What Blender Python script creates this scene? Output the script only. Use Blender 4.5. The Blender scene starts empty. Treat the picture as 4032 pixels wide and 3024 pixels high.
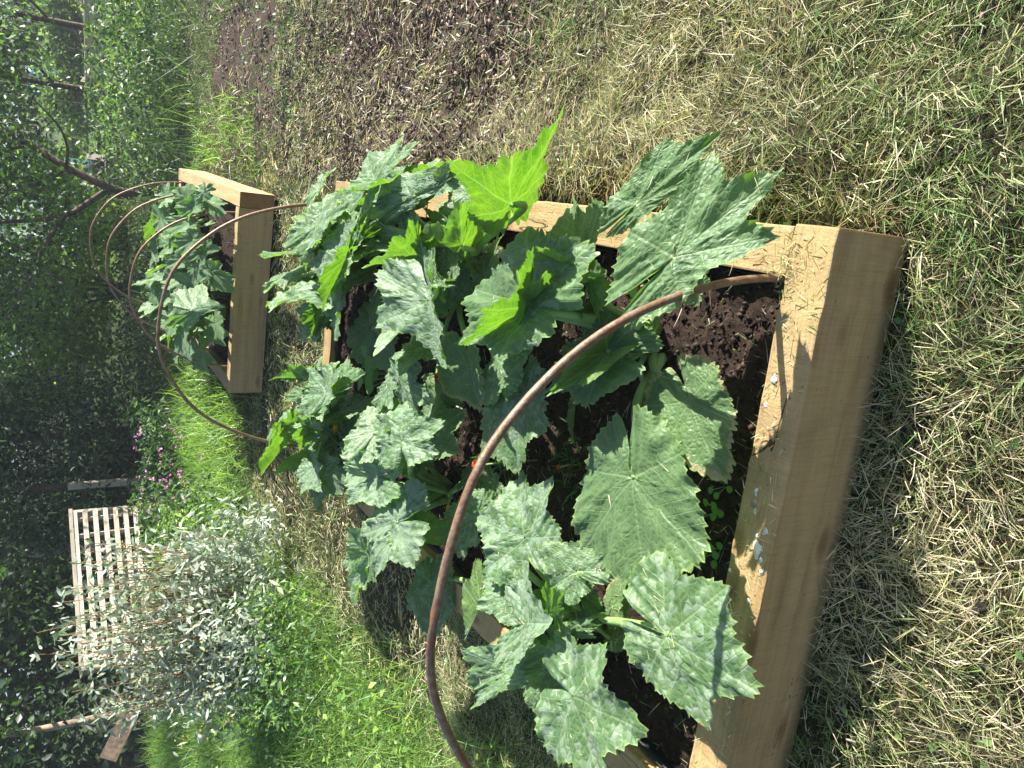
import bpy, bmesh, math, random
import numpy as np
from mathutils import Vector, Matrix
R = math.radians
rng = np.random.default_rng(7)
random.seed(7)
scene = bpy.context.scene
col = scene.collection

# ------------------------------------------------------------------ camera, sky, sun, exposure
CAM = np.array([-0.04426505, -0.89390295, 1.44808])
FWD = np.array([-0.21484073, 0.81614181, -0.53642894])
RGT = np.array([0.96916451, 0.24602562, -0.01384009])
UPV = np.array([-0.12067979, 0.5228613, 0.843832])
cd = bpy.data.cameras.new('camera')
cam = bpy.data.objects.new('camera', cd)
col.objects.link(cam)
# the phone was held upright and the picture stored on its side: image right = world down
M = Matrix((tuple(-UPV), tuple(RGT), tuple(-FWD))).transposed().to_4x4()
M.translation = Vector(CAM)
cam.matrix_world = M
cd.sensor_width = 36.0
cd.lens = 27.26
cd.clip_start = 0.02
cd.clip_end = 3000
scene.camera = cam

SUN = np.array([1.62, 0.58, 1.0]); SUN = SUN / np.linalg.norm(SUN)
ELEV = math.asin(SUN[2]); ROT = math.atan2(SUN[0], SUN[1])
w = bpy.data.worlds.new('World'); scene.world = w
w.use_nodes = True
wn = w.node_tree.nodes; wl = w.node_tree.links
sky = wn.new('ShaderNodeTexSky'); sky.sky_type = 'NISHITA'; sky.sun_disc = False
sky.sun_elevation = ELEV; sky.sun_rotation = ROT
wl.new(sky.outputs[0], wn['Background'].inputs[0])
wn['Background'].inputs[1].default_value = 0.06
sd = bpy.data.lights.new('sun', 'SUN'); sd.energy = 5.0; sd.angle = R(0.5); sd.color = (1.0, 0.95, 0.86)
sun = bpy.data.objects.new('sun', sd); col.objects.link(sun)
sun.rotation_euler = Vector(SUN).to_track_quat('Z', 'Y').to_euler()
vs = scene.view_settings
vs.view_transform = 'Standard'; vs.look = 'None'; vs.gamma = 1.0; vs.exposure = 1.85
vs.use_curve_mapping = False

# ------------------------------------------------------------------ helpers
def tag(o, label=None, cat=None, group=None, kind=None):
    if label: o['label'] = label
    if cat: o['category'] = cat
    if group: o['group'] = group
    if kind: o['kind'] = kind
    return o

def link(o, parent=None):
    col.objects.link(o)
    if parent is not None: o.parent = parent
    return o

def empty(name, loc=(0, 0, 0), rz=0.0):
    o = bpy.data.objects.new(name, None)
    o.empty_display_size = 0.1
    o.location = loc; o.rotation_euler = (0, 0, rz)
    return link(o)

def mesh_from(name, V, F, mat, smooth=False, attrs=None, fmat=None, mats=None):
    """V (N,3); F list of arrays (M,k) of vertex indices; attrs name -> (type, array) on points"""
    V = np.asarray(V, np.float32)
    if not isinstance(F, (list, tuple)): F = [F]
    me = bpy.data.meshes.new(name)
    me.vertices.add(len(V)); me.vertices.foreach_set('co', V.ravel())
    loops = np.concatenate([f.ravel() for f in F]).astype(np.int32)
    sizes = np.concatenate([np.full(len(f), f.shape[1], np.int32) for f in F])
    me.loops.add(len(loops)); me.loops.foreach_set('vertex_index', loops)
    me.polygons.add(len(sizes))
    st = np.zeros(len(sizes), np.int32); st[1:] = np.cumsum(sizes)[:-1]
    me.polygons.foreach_set('loop_start', st)
    me.polygons.foreach_set('loop_total', sizes)
    if smooth: me.polygons.foreach_set('use_smooth', np.ones(len(sizes), bool))
    if attrs:
        for k, (ty, arr) in attrs.items():
            a = me.attributes.new(k, ty, 'POINT')
            key = 'color' if ty == 'FLOAT_COLOR' else ('vector' if ty == 'FLOAT_VECTOR' else 'value')
            a.data.foreach_set(key, np.asarray(arr, np.float32).ravel())
    me.update(calc_edges=True)
    for m in (mats or [mat]): me.materials.append(m)
    if fmat is not None: me.polygons.foreach_set('material_index', np.asarray(fmat, np.int32))
    return me

def obj_from(name, V, F, mat, parent=None, **kw):
    return link(bpy.data.objects.new(name, mesh_from(name, V, F, mat, **kw)), parent)

def hash2(ix, iy, seed):
    h = (ix.astype(np.int64) * 374761393 + iy.astype(np.int64) * 668265263 + seed * 1442695041) & 0xffffffff
    h = ((h ^ (h >> 13)) * 1274126177) & 0xffffffff
    return ((h ^ (h >> 16)) & 0xffffff) / float(0xffffff)

def vnoise(x, y, seed=0):
    x = np.asarray(x, float); y = np.asarray(y, float)
    ix = np.floor(x); iy = np.floor(y); fx = x - ix; fy = y - iy
    fx = fx * fx * (3 - 2 * fx); fy = fy * fy * (3 - 2 * fy)
    a = hash2(ix, iy, seed); b = hash2(ix + 1, iy, seed); c = hash2(ix, iy + 1, seed); d = hash2(ix + 1, iy + 1, seed)
    return (a * (1 - fx) + b * fx) * (1 - fy) + (c * (1 - fx) + d * fx) * fy

def fbm(x, y, seed=0, o=3):
    s = 0; a = 1.0; t = 0
    for i in range(o):
        s = s + a * vnoise(x * 2 ** i, y * 2 ** i, seed + i); t += a; a *= 0.5
    return s / t

def smooth01(a, b, x):
    t = np.clip((x - a) / (b - a), 0, 1); return t * t * (3 - 2 * t)

def ground_h(x, y):
    x = np.asarray(x, float); y = np.asarray(y, float)
    d = np.hypot(x - CAM[0], y - CAM[1])
    near = 1 - smooth01(6, 14, d)
    h = 0.065 * (fbm(x * 3.2, y * 3.2, 11) - 0.5) * near + 0.045 * (fbm(x * 9, y * 9, 5, 2) - 0.5) * near
    h = h + 0.07 * smooth01(1.5, 4.0, y)
    h = h + 0.05 * np.exp(-((x - 0.12) / .22) ** 2 - ((y + 0.05) / .22) ** 2) + .085 * (.4 + 1.2 * fbm(x * 5, y * 5, 91)) * np.exp(-((x - .10) / .17) ** 2) * smooth01(.0, .35, y) * (1 - smooth01(2.3, 3.0, y))      # turf piled against the corner
    h = h - 0.02 * near
    for (x0, x1, y0, y1) in ((-1.40, 0.01, -0.03, 2.72),):                         # level under the near bed
        k = smooth01(-.14, 0.0, x - x0) * smooth01(-.03, 0.0, x1 - x) * smooth01(-.14, 0., y - y0) * smooth01(-.14, 0., y1 - y)
        h = h * (1 - k) - 0.012 * k
    return h

def nd(nt, t, **kw):
    n = nt.nodes.new(t)
    for k, v in kw.items():
        if k == 'inp':
            for a, b in v.items(): n.inputs[a].default_value = b
        else: setattr(n, k, v)
    return n

def mat_new(name):
    m = bpy.data.materials.new(name); m.use_nodes = True
    return m, m.node_tree, m.node_tree.nodes['Principled BSDF'], m.node_tree.nodes['Material Output']

def ramp(nt, fac, stops):
    r = nt.nodes.new('ShaderNodeValToRGB')
    while len(r.color_ramp.elements) < len(stops): r.color_ramp.elements.new(0.5)
    for e, (p, c) in zip(r.color_ramp.elements, stops):
        e.position = p; e.color = (*c, 1)
    nt.links.new(fac, r.inputs[0])
    return r.outputs[0]

def math_(nt, op, a, b=None, c=None, clamp=False):
    n = nt.nodes.new('ShaderNodeMath'); n.operation = op; n.use_clamp = clamp
    for i, v in enumerate((a, b, c)):
        if v is None: continue
        if isinstance(v, (int, float)): n.inputs[i].default_value = v
        else: nt.links.new(v, n.inputs[i])
    return n.outputs[0]

def mixc(nt, f, a, b, mode='MIX'):
    n = nt.nodes.new('ShaderNodeMix'); n.data_type = 'RGBA'; n.blend_type = mode
    if isinstance(f, (int, float)): n.inputs[0].default_value = f
    else: nt.links.new(f, n.inputs[0])
    for i, v in ((6, a), (7, b)):
        if isinstance(v, tuple): n.inputs[i].default_value = (*v, 1)
        else: nt.links.new(v, n.inputs[i])
    return n.outputs[2]

def simple(name, c, rough=0.6, metal=0.0, noise=0.0, nscale=20, spec=0.3):
    m, nt, p, o = mat_new(name)
    p.inputs['Roughness'].default_value = rough; p.inputs['Metallic'].default_value = metal
    p.inputs['Specular IOR Level'].default_value = spec
    if noise:
        tc = nd(nt, 'ShaderNodeTexCoord'); n = nd(nt, 'ShaderNodeTexNoise', inp={'Scale': nscale, 'Detail': 4})
        nt.links.new(tc.outputs['Object'], n.inputs['Vector'])
        d = tuple(v * (1 - noise) for v in c); e = tuple(min(1, v * (1 + noise)) for v in c)
        nt.links.new(ramp(nt, n.outputs[0], [(0.3, d), (0.7, e)]), p.inputs['Base Color'])
        bp = nd(nt, 'ShaderNodeBump', inp={'Strength': 0.3, 'Distance': 0.01})
        nt.links.new(n.outputs[0], bp.inputs['Height']); nt.links.new(bp.outputs[0], p.inputs['Normal'])
    else:
        p.inputs['Base Color'].default_value = (*c, 1)
    return m

def foliage_mat(name, trans=(0.25, 0.45, 0.05), tf=0.35, rough=0.5, spec=0.4):
    """colour comes from the point attribute Col; light passes through the leaf"""
    m, nt, p, o = mat_new(name)
    at = nd(nt, 'ShaderNodeAttribute', attribute_name='Col')
    nt.links.new(at.outputs['Color'], p.inputs['Base Color'])
    p.inputs['Roughness'].default_value = rough; p.inputs['Specular IOR Level'].default_value = spec
    if tf > 0:
        t = nd(nt, 'ShaderNodeBsdfTranslucent')
        k = mixc(nt, 1.0, at.outputs['Color'], trans, 'MULTIPLY')
        nt.links.new(k, t.inputs[0])
        mx = nd(nt, 'ShaderNodeMixShader', inp={0: tf})
        nt.links.new(p.outputs[0], mx.inputs[1]); nt.links.new(t.outputs[0], mx.inputs[2])
        nt.links.new(mx.outputs[0], o.inputs[0])
    return m

# ---- timber
def wood_mat(name, base=(0.42, 0.27, 0.13), dark=(0.25, 0.15, 0.06), knots=True, stain=0.4, droppings=False, endgrain=False):
    m, nt, p, o = mat_new(name); L = nt.links.new
    tc = nd(nt, 'ShaderNodeTexCoord'); oi = nd(nt, 'ShaderNodeObjectInfo')
    add = nd(nt, 'ShaderNodeVectorMath', operation='ADD'); sc = nd(nt, 'ShaderNodeVectorMath', operation='SCALE', inp={'Scale': 7.3})
    cb = nd(nt, 'ShaderNodeCombineXYZ'); L(oi.outputs['Random'], cb.inputs[0]); L(oi.outputs['Random'], cb.inputs[2])
    L(cb.outputs[0], sc.inputs[0]); L(tc.outputs['Object'], add.inputs[0]); L(sc.outputs[0], add.inputs[1])
    mp = nd(nt, 'ShaderNodeMapping', inp={'Scale': (1.6, 26, 26) if not endgrain else (16, 16, 16)}); L(add.outputs[0], mp.inputs[0])
    n1 = nd(nt, 'ShaderNodeTexNoise', inp={'Scale': 1.0, 'Detail': 5, 'Roughness': .62, 'Distortion': .6}); L(mp.outputs[0], n1.inputs['Vector'])
    mp2 = nd(nt, 'ShaderNodeMapping', inp={'Scale': (5, 190, 190)}); L(add.outputs[0], mp2.inputs[0])
    n2 = nd(nt, 'ShaderNodeTexNoise', inp={'Scale': 1.0, 'Detail': 3}); L(mp2.outputs[0], n2.inputs['Vector'])
    c = ramp(nt, n1.outputs[0], [(0.28, dark), (0.5, base), (0.72, tuple(min(1, v * 1.16) for v in base))])
    c = mixc(nt, 0.22, c, ramp(nt, n2.outputs[0], [(0.35, (0.35, .26, .17)), (0.65, (0.95, .88, .78))]), 'MULTIPLY')
    c = mixc(nt, 0.25, c, base)
    hs = nd(nt, 'ShaderNodeHueSaturation'); L(c, hs.inputs['Color'])
    L(math_(nt, 'ADD', .80, math_(nt, 'MULTIPLY', oi.outputs['Random'], .3)), hs.inputs['Value']); c = hs.outputs[0]
    # fibrous sawn fuzz and dirt patches
    n3 = nd(nt, 'ShaderNodeTexNoise', inp={'Scale': 5.0, 'Detail': 5, 'Roughness': .7}); L(add.outputs[0], n3.inputs['Vector'])
    c = mixc(nt, math_(nt, 'MULTIPLY', ramp(nt, n3.outputs[0], [(0.5, (0, 0, 0)), (0.72, (1, 1, 1))]), stain), c, (0.17, 0.13, 0.075))
    hgt = math_(nt, 'ADD', math_(nt, 'MULTIPLY', n2.outputs[0], .6), n1.outputs[0])
    if knots:
        mk = nd(nt, 'ShaderNodeMapping', inp={'Scale': (4.2, 10.5, 10.5)}); L(add.outputs[0], mk.inputs[0])
        vo = nd(nt, 'ShaderNodeTexVoronoi', inp={'Scale': 1.0}); L(mk.outputs[0], vo.inputs['Vector'])
        kn = ramp(nt, vo.outputs['Distance'], [(0.0, (1, 1, 1)), (0.13, (.6, .6, .6)), (0.24, (0, 0, 0))])
        c = mixc(nt, math_(nt, 'MULTIPLY', kn, 0.8), c, (0.12, 0.055, 0.02))
    # drying cracks running with the grain
    mc = nd(nt, 'ShaderNodeMapping', inp={'Scale': (0.9, 11, 11)}); L(add.outputs[0], mc.inputs[0])
    vc = nd(nt, 'ShaderNodeTexNoise', inp={'Scale': 1.0, 'Detail': 2, 'Roughness': .4, 'Distortion': .3}); L(mc.outputs[0], vc.inputs['Vector'])
    cr = math_(nt, 'LESS_THAN', math_(nt, 'ABSOLUTE', math_(nt, 'SUBTRACT', vc.outputs[0], 0.60)), 0.0035)
    cr = math_(nt, 'MULTIPLY', cr, math_(nt, 'GREATER_THAN', n3.outputs[0], 0.5))
    if not endgrain: c = mixc(nt, math_(nt, 'MULTIPLY', cr, .85), c, (0.02, 0.012, 0.006))
    msw = nd(nt, 'ShaderNodeMapping', inp={'Scale': (240, 14, 14)}); L(add.outputs[0], msw.inputs[0])
    nsw = nd(nt, 'ShaderNodeTexNoise', inp={'Scale': 1.0, 'Detail': 3}); L(msw.outputs[0], nsw.inputs['Vector'])
    c = mixc(nt, .30, c, ramp(nt, nsw.outputs[0], [(0.3, (.55, .5, .42)), (0.6, (1, 1, 1))]), 'MULTIPLY')
    nsp = nd(nt, 'ShaderNodeTexNoise', inp={'Scale': 85.0, 'Detail': 2}); L(add.outputs[0], nsp.inputs['Vector'])
    c = mixc(nt, ramp(nt, nsp.outputs[0], [(0.69, (0, 0, 0)), (0.74, (.7, .7, .7))]), c, (0.06, 0.04, 0.025))
    L(c, p.inputs['Base Color'])
    p.inputs['Roughness'].default_value = 0.82; p.inputs['Specular IOR Level'].default_value = 0.2
    n4 = nd(nt, 'ShaderNodeTexNoise', inp={'Scale': 160.0, 'Detail': 3}); L(add.outputs[0], n4.inputs['Vector'])
    hgt = math_(nt, 'ADD', hgt, math_(nt, 'MULTIPLY', n4.outputs[0], .8))
    hgt = math_(nt, 'SUBTRACT', hgt, math_(nt, 'MULTIPLY', cr, 3.0))
    bp = nd(nt, 'ShaderNodeBump', inp={'Strength': 0.55, 'Distance': 0.0035}); L(hgt, bp.inputs['Height']); L(bp.outputs[0], p.inputs['Normal'])
    return m

WOOD = wood_mat('sawn_softwood', (0.40, 0.285, 0.14), (0.23, 0.15, 0.065))
WOOD2 = wood_mat('fresh_softwood', (0.44, 0.33, 0.18), (0.28, 0.19, 0.09), stain=0.25)
WOODEND = wood_mat('softwood_end_grain', (0.25, 0.14, 0.06), (0.13, 0.07, 0.03), knots=False, endgrain=True)
WOODGREY = wood_mat('weathered_timber', (0.30, 0.27, 0.22), (0.17, 0.15, 0.12), stain=.3)
PALE = wood_mat('bleached_pallet_wood', (0.42, 0.37, 0.31), (0.24, 0.20, 0.16), knots=True, stain=.5)
BARK = simple('bark', (0.10, 0.075, 0.055), .9, noise=.5, nscale=30)
BARKP = simple('pale_bark', (0.26, 0.2, 0.15), .9, noise=.5, nscale=14)
TWIG = simple('reddish_twig', (0.22, 0.12, 0.05), .7)
LINER = simple('black_liner', (0.008, 0.009, 0.011), .42, noise=.3, nscale=60)
CANE = simple('bamboo_cane', (0.5, 0.40, 0.25), .6, noise=.3, nscale=8)

# ---- rusty iron
def rust_mat():
    m, nt, p, o = mat_new('rusty_iron'); L = nt.links.new
    tc = nd(nt, 'ShaderNodeTexCoord')
    n = nd(nt, 'ShaderNodeTexNoise', inp={'Scale': 55, 'Detail': 5, 'Roughness': .7}); L(tc.outputs['Object'], n.inputs['Vector'])
    n2 = nd(nt, 'ShaderNodeTexNoise', inp={'Scale': 170, 'Detail': 3}); L(tc.outputs['Object'], n2.inputs['Vector'])
    c = ramp(nt, n.outputs[0], [(0.32, (0.20, 0.07, 0.03)), (0.47, (0.15, 0.09, 0.055)), (0.6, (0.22, 0.165, 0.115)), (0.75, (0.17, .115, .075))])
    c = mixc(nt, ramp(nt, n2.outputs[0], [(0.58, (0, 0, 0)), (0.68, (.8, .8, .8))]), c, (0.26, 0.09, 0.03))
    L(c, p.inputs['Base Color']); p.inputs['Roughness'].default_value = .5; p.inputs['Metallic'].default_value = .25
    bp = nd(nt, 'ShaderNodeBump', inp={'Strength': 0.5, 'Distance': 0.002}); L(n2.outputs[0], bp.inputs['Height']); L(bp.outputs[0], p.inputs['Normal'])
    return m
RUST = rust_mat()

# ---- soil and ground
def soil_mat(name, a, b, scale=60):
    m, nt, p, o = mat_new(name); L = nt.links.new
    tc = nd(nt, 'ShaderNodeTexCoord')
    n = nd(nt, 'ShaderNodeTexNoise', inp={'Scale': scale, 'Detail': 6, 'Roughness': .75}); L(tc.outputs['Object'], n.inputs['Vector'])
    L(ramp(nt, n.outputs[0], [(0.3, a), (0.7, b)]), p.inputs['Base Color'])
    p.inputs['Roughness'].default_value = .95; p.inputs['Specular IOR Level'].default_value = .1
    bp = nd(nt, 'ShaderNodeBump', inp={'Strength': 1.0, 'Distance': 0.01}); L(n.outputs[0], bp.inputs['Height']); L(bp.outputs[0], p.inputs['Normal'])
    return m
SOIL = soil_mat('bed_compost', (0.016, 0.011, 0.009), (0.060, 0.040, 0.030))
CRUMB = foliage_mat('soil_crumbs', tf=0.0, rough=.95, spec=.1)

def ground_mat():
    m, nt, p, o = mat_new('garden_ground'); L = nt.links.new
    tc = nd(nt, 'ShaderNodeTexCoord'); at = nd(nt, 'ShaderNodeAttribute', attribute_name='Col')
    n = nd(nt, 'ShaderNodeTexNoise', inp={'Scale': 45, 'Detail': 6, 'Roughness': .75}); L(tc.outputs['Object'], n.inputs['Vector'])
    c = mixc(nt, 1.0, at.outputs['Color'], ramp(nt, n.outputs[0], [(0.3, (.45, .45, .45)), (0.7, (1.25, 1.25, 1.25))]), 'MULTIPLY')
    L(c, p.inputs['Base Color']); p.inputs['Roughness'].default_value = .95; p.inputs['Specular IOR Level'].default_value = .1
    bp = nd(nt, 'ShaderNodeBump', inp={'Strength': .9, 'Distance': 0.012}); L(n.outputs[0], bp.inputs['Height']); L(bp.outputs[0], p.inputs['Normal'])
    return m
GROUND = ground_mat()

# ---- courgette leaf
def leaf_mat():
    m, nt, p, o = mat_new('courgette_leaf'); L = nt.links.new
    LP = nd(nt, 'ShaderNodeAttribute', attribute_name='LP')     # r: distance to main vein, g: side vein phase, b: mottle
    LQ = nd(nt, 'ShaderNodeAttribute', attribute_name='LQ')     # xy leaf plane, z seed
    LA = nd(nt, 'ShaderNodeAttribute', attribute_name='LA')     # r age, g radius
    sp = nd(nt, 'ShaderNodeSeparateColor'); L(LP.outputs['Color'], sp.inputs[0])
    sa = nd(nt, 'ShaderNodeSeparateColor'); L(LA.outputs['Color'], sa.inputs[0])
    vd, sv, mo = sp.outputs[0], sp.outputs[1], sp.outputs[2]; age, rad = sa.outputs[0], sa.outputs[1]
    uv = LQ.outputs['Vector']
    vor = nd(nt, 'ShaderNodeTexVoronoi', feature='DISTANCE_TO_EDGE', inp={'Scale': 15.0}); L(uv, vor.inputs['Vector'])
    cel = nd(nt, 'ShaderNodeTexVoronoi', feature='F1', inp={'Scale': 15.0}); L(uv, cel.inputs['Vector'])
    net = math_(nt, 'SUBTRACT', 1.0, math_(nt, 'DIVIDE', vor.outputs['Distance'], 0.085, clamp=True))
    main = math_(nt, 'SUBTRACT', 1.0, math_(nt, 'DIVIDE', vd, 0.020, clamp=True))
    pp = math_(nt, 'PINGPONG', sv, 0.0725)
    side = math_(nt, 'SUBTRACT', 1.0, math_(nt, 'DIVIDE', pp, 0.0085, clamp=True))
    veins = math_(nt, 'MAXIMUM', main, math_(nt, 'MAXIMUM', math_(nt, 'MULTIPLY', side, .8), math_(nt, 'MULTIPLY', net, .45)), clamp=True)
    n1 = nd(nt, 'ShaderNodeTexNoise', inp={'Scale': 3.2, 'Detail': 4}); L(uv, n1.inputs['Vector'])
    n2 = nd(nt, 'ShaderNodeTexNoise', inp={'Scale': 42, 'Detail': 4, 'Roughness': .7}); L(uv, n2.inputs['Vector'])
    top = ramp(nt, n1.outputs[0], [(0.3, (0.070, 0.150, 0.055)), (0.7, (0.125, 0.225, 0.090))])
    # silvery blotches fill single cells of the vein net, densest along the main veins
    sc = nd(nt, 'ShaderNodeSeparateColor'); L(cel.outputs['Color'], sc.inputs[0])
    near = math_(nt, 'SUBTRACT', 1.0, math_(nt, 'MULTIPLY', vd, 2.2), clamp=True)
    thr = math_(nt, 'MULTIPLY', mo, math_(nt, 'ADD', 0.70, math_(nt, 'MULTIPLY', math_(nt, 'SUBTRACT', n1.outputs[0], .5), 2.2)))
    thr = math_(nt, 'MULTIPLY', math_(nt, 'MULTIPLY', thr, math_(nt, 'ADD', 0.55, math_(nt, 'MULTIPLY', near, .7))), math_(nt, 'GREATER_THAN', mo, .05))
    blot = math_(nt, 'LESS_THAN', sc.outputs[0], thr)
    blot = math_(nt, 'MULTIPLY', blot, math_(nt, 'SUBTRACT', 1.0, math_(nt, 'MULTIPLY', net, .7)))
    top = mixc(nt, math_(nt, 'MULTIPLY', blot, .42), top, (0.40, 0.50, 0.40))
    top = mixc(nt, math_(nt, 'MULTIPLY', veins, .5), top, (0.30, 0.42, 0.22))
    # ageing: dull olive, brown dry rim
    top = mixc(nt, math_(nt, 'MULTIPLY', age, .5, clamp=True), top, (0.13, 0.20, 0.045))
    rim = math_(nt, 'MULTIPLY', math_(nt, 'GREATER_THAN', math_(nt, 'ADD', rad, math_(nt, 'MULTIPLY', n1.outputs[0], .35)), 1.09), math_(nt, 'GREATER_THAN', age, .35))
    top = mixc(nt, math_(nt, 'MULTIPLY', rim, .65), top, (0.40, 0.31, 0.16))
    edge = math_(nt, 'GREATER_THAN', rad, .972)
    top = mixc(nt, math_(nt, 'MULTIPLY', edge, .55), top, (0.26, 0.38, 0.10))
    und = mixc(nt, math_(nt, 'MULTIPLY', veins, .8), (0.085, 0.17, 0.035), (0.32, 0.44, 0.15))
    ge = nd(nt, 'ShaderNodeNewGeometry')
    c = mixc(nt, ge.outputs['Backfacing'], top, und)
    L(c, p.inputs['Base Color'])
    p.inputs['Roughness'].default_value = .50; p.inputs['Specular IOR Level'].default_value = .5
    p.inputs['Sheen Weight'].default_value = .18; p.inputs['Sheen Roughness'].default_value = .4
    p.inputs['Sheen Tint'].default_value = (0.85, 1, .92, 1)
    hb = math_(nt, 'ADD', math_(nt, 'MULTIPLY', vor.outputs['Distance'], 2.6, clamp=True), math_(nt, 'MULTIPLY', n2.outputs[0], .06))
    hb = math_(nt, 'SUBTRACT', hb, math_(nt, 'MULTIPLY', math_(nt, 'MAXIMUM', main, math_(nt, 'MULTIPLY', side, .7)), .8))
    bp = nd(nt, 'ShaderNodeBump', inp={'Strength': .42, 'Distance': 0.003}); L(hb, bp.inputs['Height']); L(bp.outputs[0], p.inputs['Normal'])
    t = nd(nt, 'ShaderNodeBsdfTranslucent')
    tcol = mixc(nt, math_(nt, 'MULTIPLY', veins, .55), ramp(nt, n1.outputs[0], [(0.3, (0.075, 0.22, 0.004)), (0.7, (0.15, 0.33, 0.008))]), (0.30, 0.46, 0.06))
    tcol = mixc(nt, math_(nt, 'MULTIPLY', blot, .25), tcol, (.12, .3, .02))
    L(tcol, t.inputs[0])
    mx = nd(nt, 'ShaderNodeMixShader', inp={0: .42}); L(p.outputs[0], mx.inputs[1]); L(t.outputs[0], mx.inputs[2]); L(mx.outputs[0], o.inputs[0])
    return m
LEAF = leaf_mat()

def stalk_mat():
    m, nt, p, o = mat_new('courgette_stalk'); L = nt.links.new
    tc = nd(nt, 'ShaderNodeTexCoord'); n = nd(nt, 'ShaderNodeTexNoise', inp={'Scale': 30, 'Detail': 4}); L(tc.outputs['Object'], n.inputs['Vector'])
    L(ramp(nt, n.outputs[0], [(0.3, (0.17, 0.32, 0.07)), (0.7, (0.32, 0.48, 0.17))]), p.inputs['Base Color'])
    p.inputs['Roughness'].default_value = .45; p.inputs['Subsurface Weight'].default_value = 0.0
    t = nd(nt, 'ShaderNodeBsdfTranslucent', inp={0: (.3, .5, .06, 1)})
    mx = nd(nt, 'ShaderNodeMixShader', inp={0: .15}); L(p.outputs[0], mx.inputs[1]); L(t.outputs[0], mx.inputs[2]); L(mx.outputs[0], o.inputs[0])
    return m
STALK = stalk_mat()
STRAW = foliage_mat('grass_blades', trans=(1.2, 1.2, .7), tf=.3, rough=.55, spec=.35)
LEAFC = foliage_mat('small_leaves', trans=(1.9, 2.1, .8), tf=.40, rough=.45, spec=.5)
DARKC = foliage_mat('dark_needles', trans=(1.3, 1.6, .6), tf=.25, rough=.5, spec=.4)
SILVER = foliage_mat('silver_leaves', trans=(1.0, 1.1, .75), tf=.3, rough=.55, spec=.35)
PETAL = foliage_mat('petals', trans=(1, 1, 1), tf=.4, rough=.5)

def bevel_box(name, sx, sy, sz, mat, parent=None, loc=(0, 0, 0), rz=0.0, bev=0.004, rough=0.0015, endmat=None, seg=24):
    """box with its length on x, centred on x/y, bottom at z=0, slightly uneven sawn edges"""
    bm = bmesh.new(); bmesh.ops.create_cube(bm, size=1)
    for v in bm.verts: v.co = Vector((v.co.x * sx, v.co.y * sy, (v.co.z + .5) * sz))
    if seg > 1:
        for i in range(1, seg):
            x = -sx / 2 + sx * i / seg
            bmesh.ops.bisect_plane(bm, geom=bm.verts[:] + bm.edges[:] + bm.faces[:], plane_co=(x, 0, 0), plane_no=(1, 0, 0))
    es = [e for e in bm.edges if len(e.link_faces) == 2 and e.calc_face_angle(0) > 1.0]
    if bev: bmesh.ops.bevel(bm, geom=es, offset=bev, segments=2, affect='EDGES', profile=.6)
    rr = random.Random(hash((round(sx, 3), round(sy, 3), round(loc[0], 2))) & 0xffff)
    off = [(rr.uniform(-1, 1) * rough, rr.uniform(-1, 1) * rough) for _ in range(400)]
    for v in bm.verts:
        k = int((v.co.x / sx + .5) * seg + .5) % 400
        v.co.y += off[k][0]; v.co.z += off[k][1] * (1 if v.co.z > sz * .5 else 0)
    me = bpy.data.meshes.new(name)
    if endmat:
        for f in bm.faces:
            f.material_index = 1 if abs(f.normal.x) > .9 else 0
    for f in bm.faces: f.smooth = False
    bm.to_mesh(me); bm.free(); me.materials.append(mat)
    if endmat: me.materials.append(endmat)
    o = bpy.data.objects.new(name, me); o.location = loc; o.rotation_euler = (0, 0, rz)
    return link(o, parent)

def tube_arrays(pts, rad, nseg=8, ribs=0.0, off=0):
    pts = np.asarray(pts, float); n = len(pts)
    rad = np.full(n, rad) if np.isscalar(rad) else np.asarray(rad, float)
    T = np.gradient(pts, axis=0); T /= np.linalg.norm(T, axis=1)[:, None] + 1e-9
    ref = np.array([0, 0, 1.0]) if abs(T[0][2]) < .9 else np.array([1.0, 0, 0])
    a = np.cross(T, ref); a /= np.linalg.norm(a, axis=1)[:, None] + 1e-9
    for i in range(1, n):                                            # keep the frame from flipping
        if a[i] @ a[i - 1] < 0: a[i] = -a[i]
    b = np.cross(T, a)
    th = np.linspace(0, 2 * np.pi, nseg, endpoint=False)
    rr = 1 + ribs * np.where(np.arange(nseg) % 2 == 0, 1, -1)
    V = pts[:, None, :] + rad[:, None, None] * (a[:, None, :] * (np.cos(th) * rr)[None, :, None] + b[:, None, :] * (np.sin(th) * rr)[None, :, None])
    V = V.reshape(-1, 3)
    i = np.arange(n - 1)[:, None] * nseg; j = np.arange(nseg)[None, :]; k = (j + 1) % nseg
    F = np.stack([i + j, i + k, i + nseg + k, i + nseg + j], -1).reshape(-1, 4) + off
    caps = [np.arange(nseg)[::-1][None, :] + off, (np.arange(nseg) + (n - 1) * nseg)[None, :] + off]
    return V, [F] + caps

def tube(name, pts, rad, mat, parent=None, nseg=8, ribs=0.0):
    V, F = tube_arrays(pts, rad, nseg, ribs)
    return obj_from(name, V, F, mat, parent, smooth=ribs == 0)

def tubes(name, specs, mat, parent=None, nseg=6):
    Vs = []; Fs = []; off = 0
    for pts, rad in specs:
        V, F = tube_arrays(pts, rad, nseg, off=off); Vs.append(V); Fs += F[:1]; off += len(V)
    return obj_from(name, np.concatenate(Vs), Fs, mat, parent, smooth=True)

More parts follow.
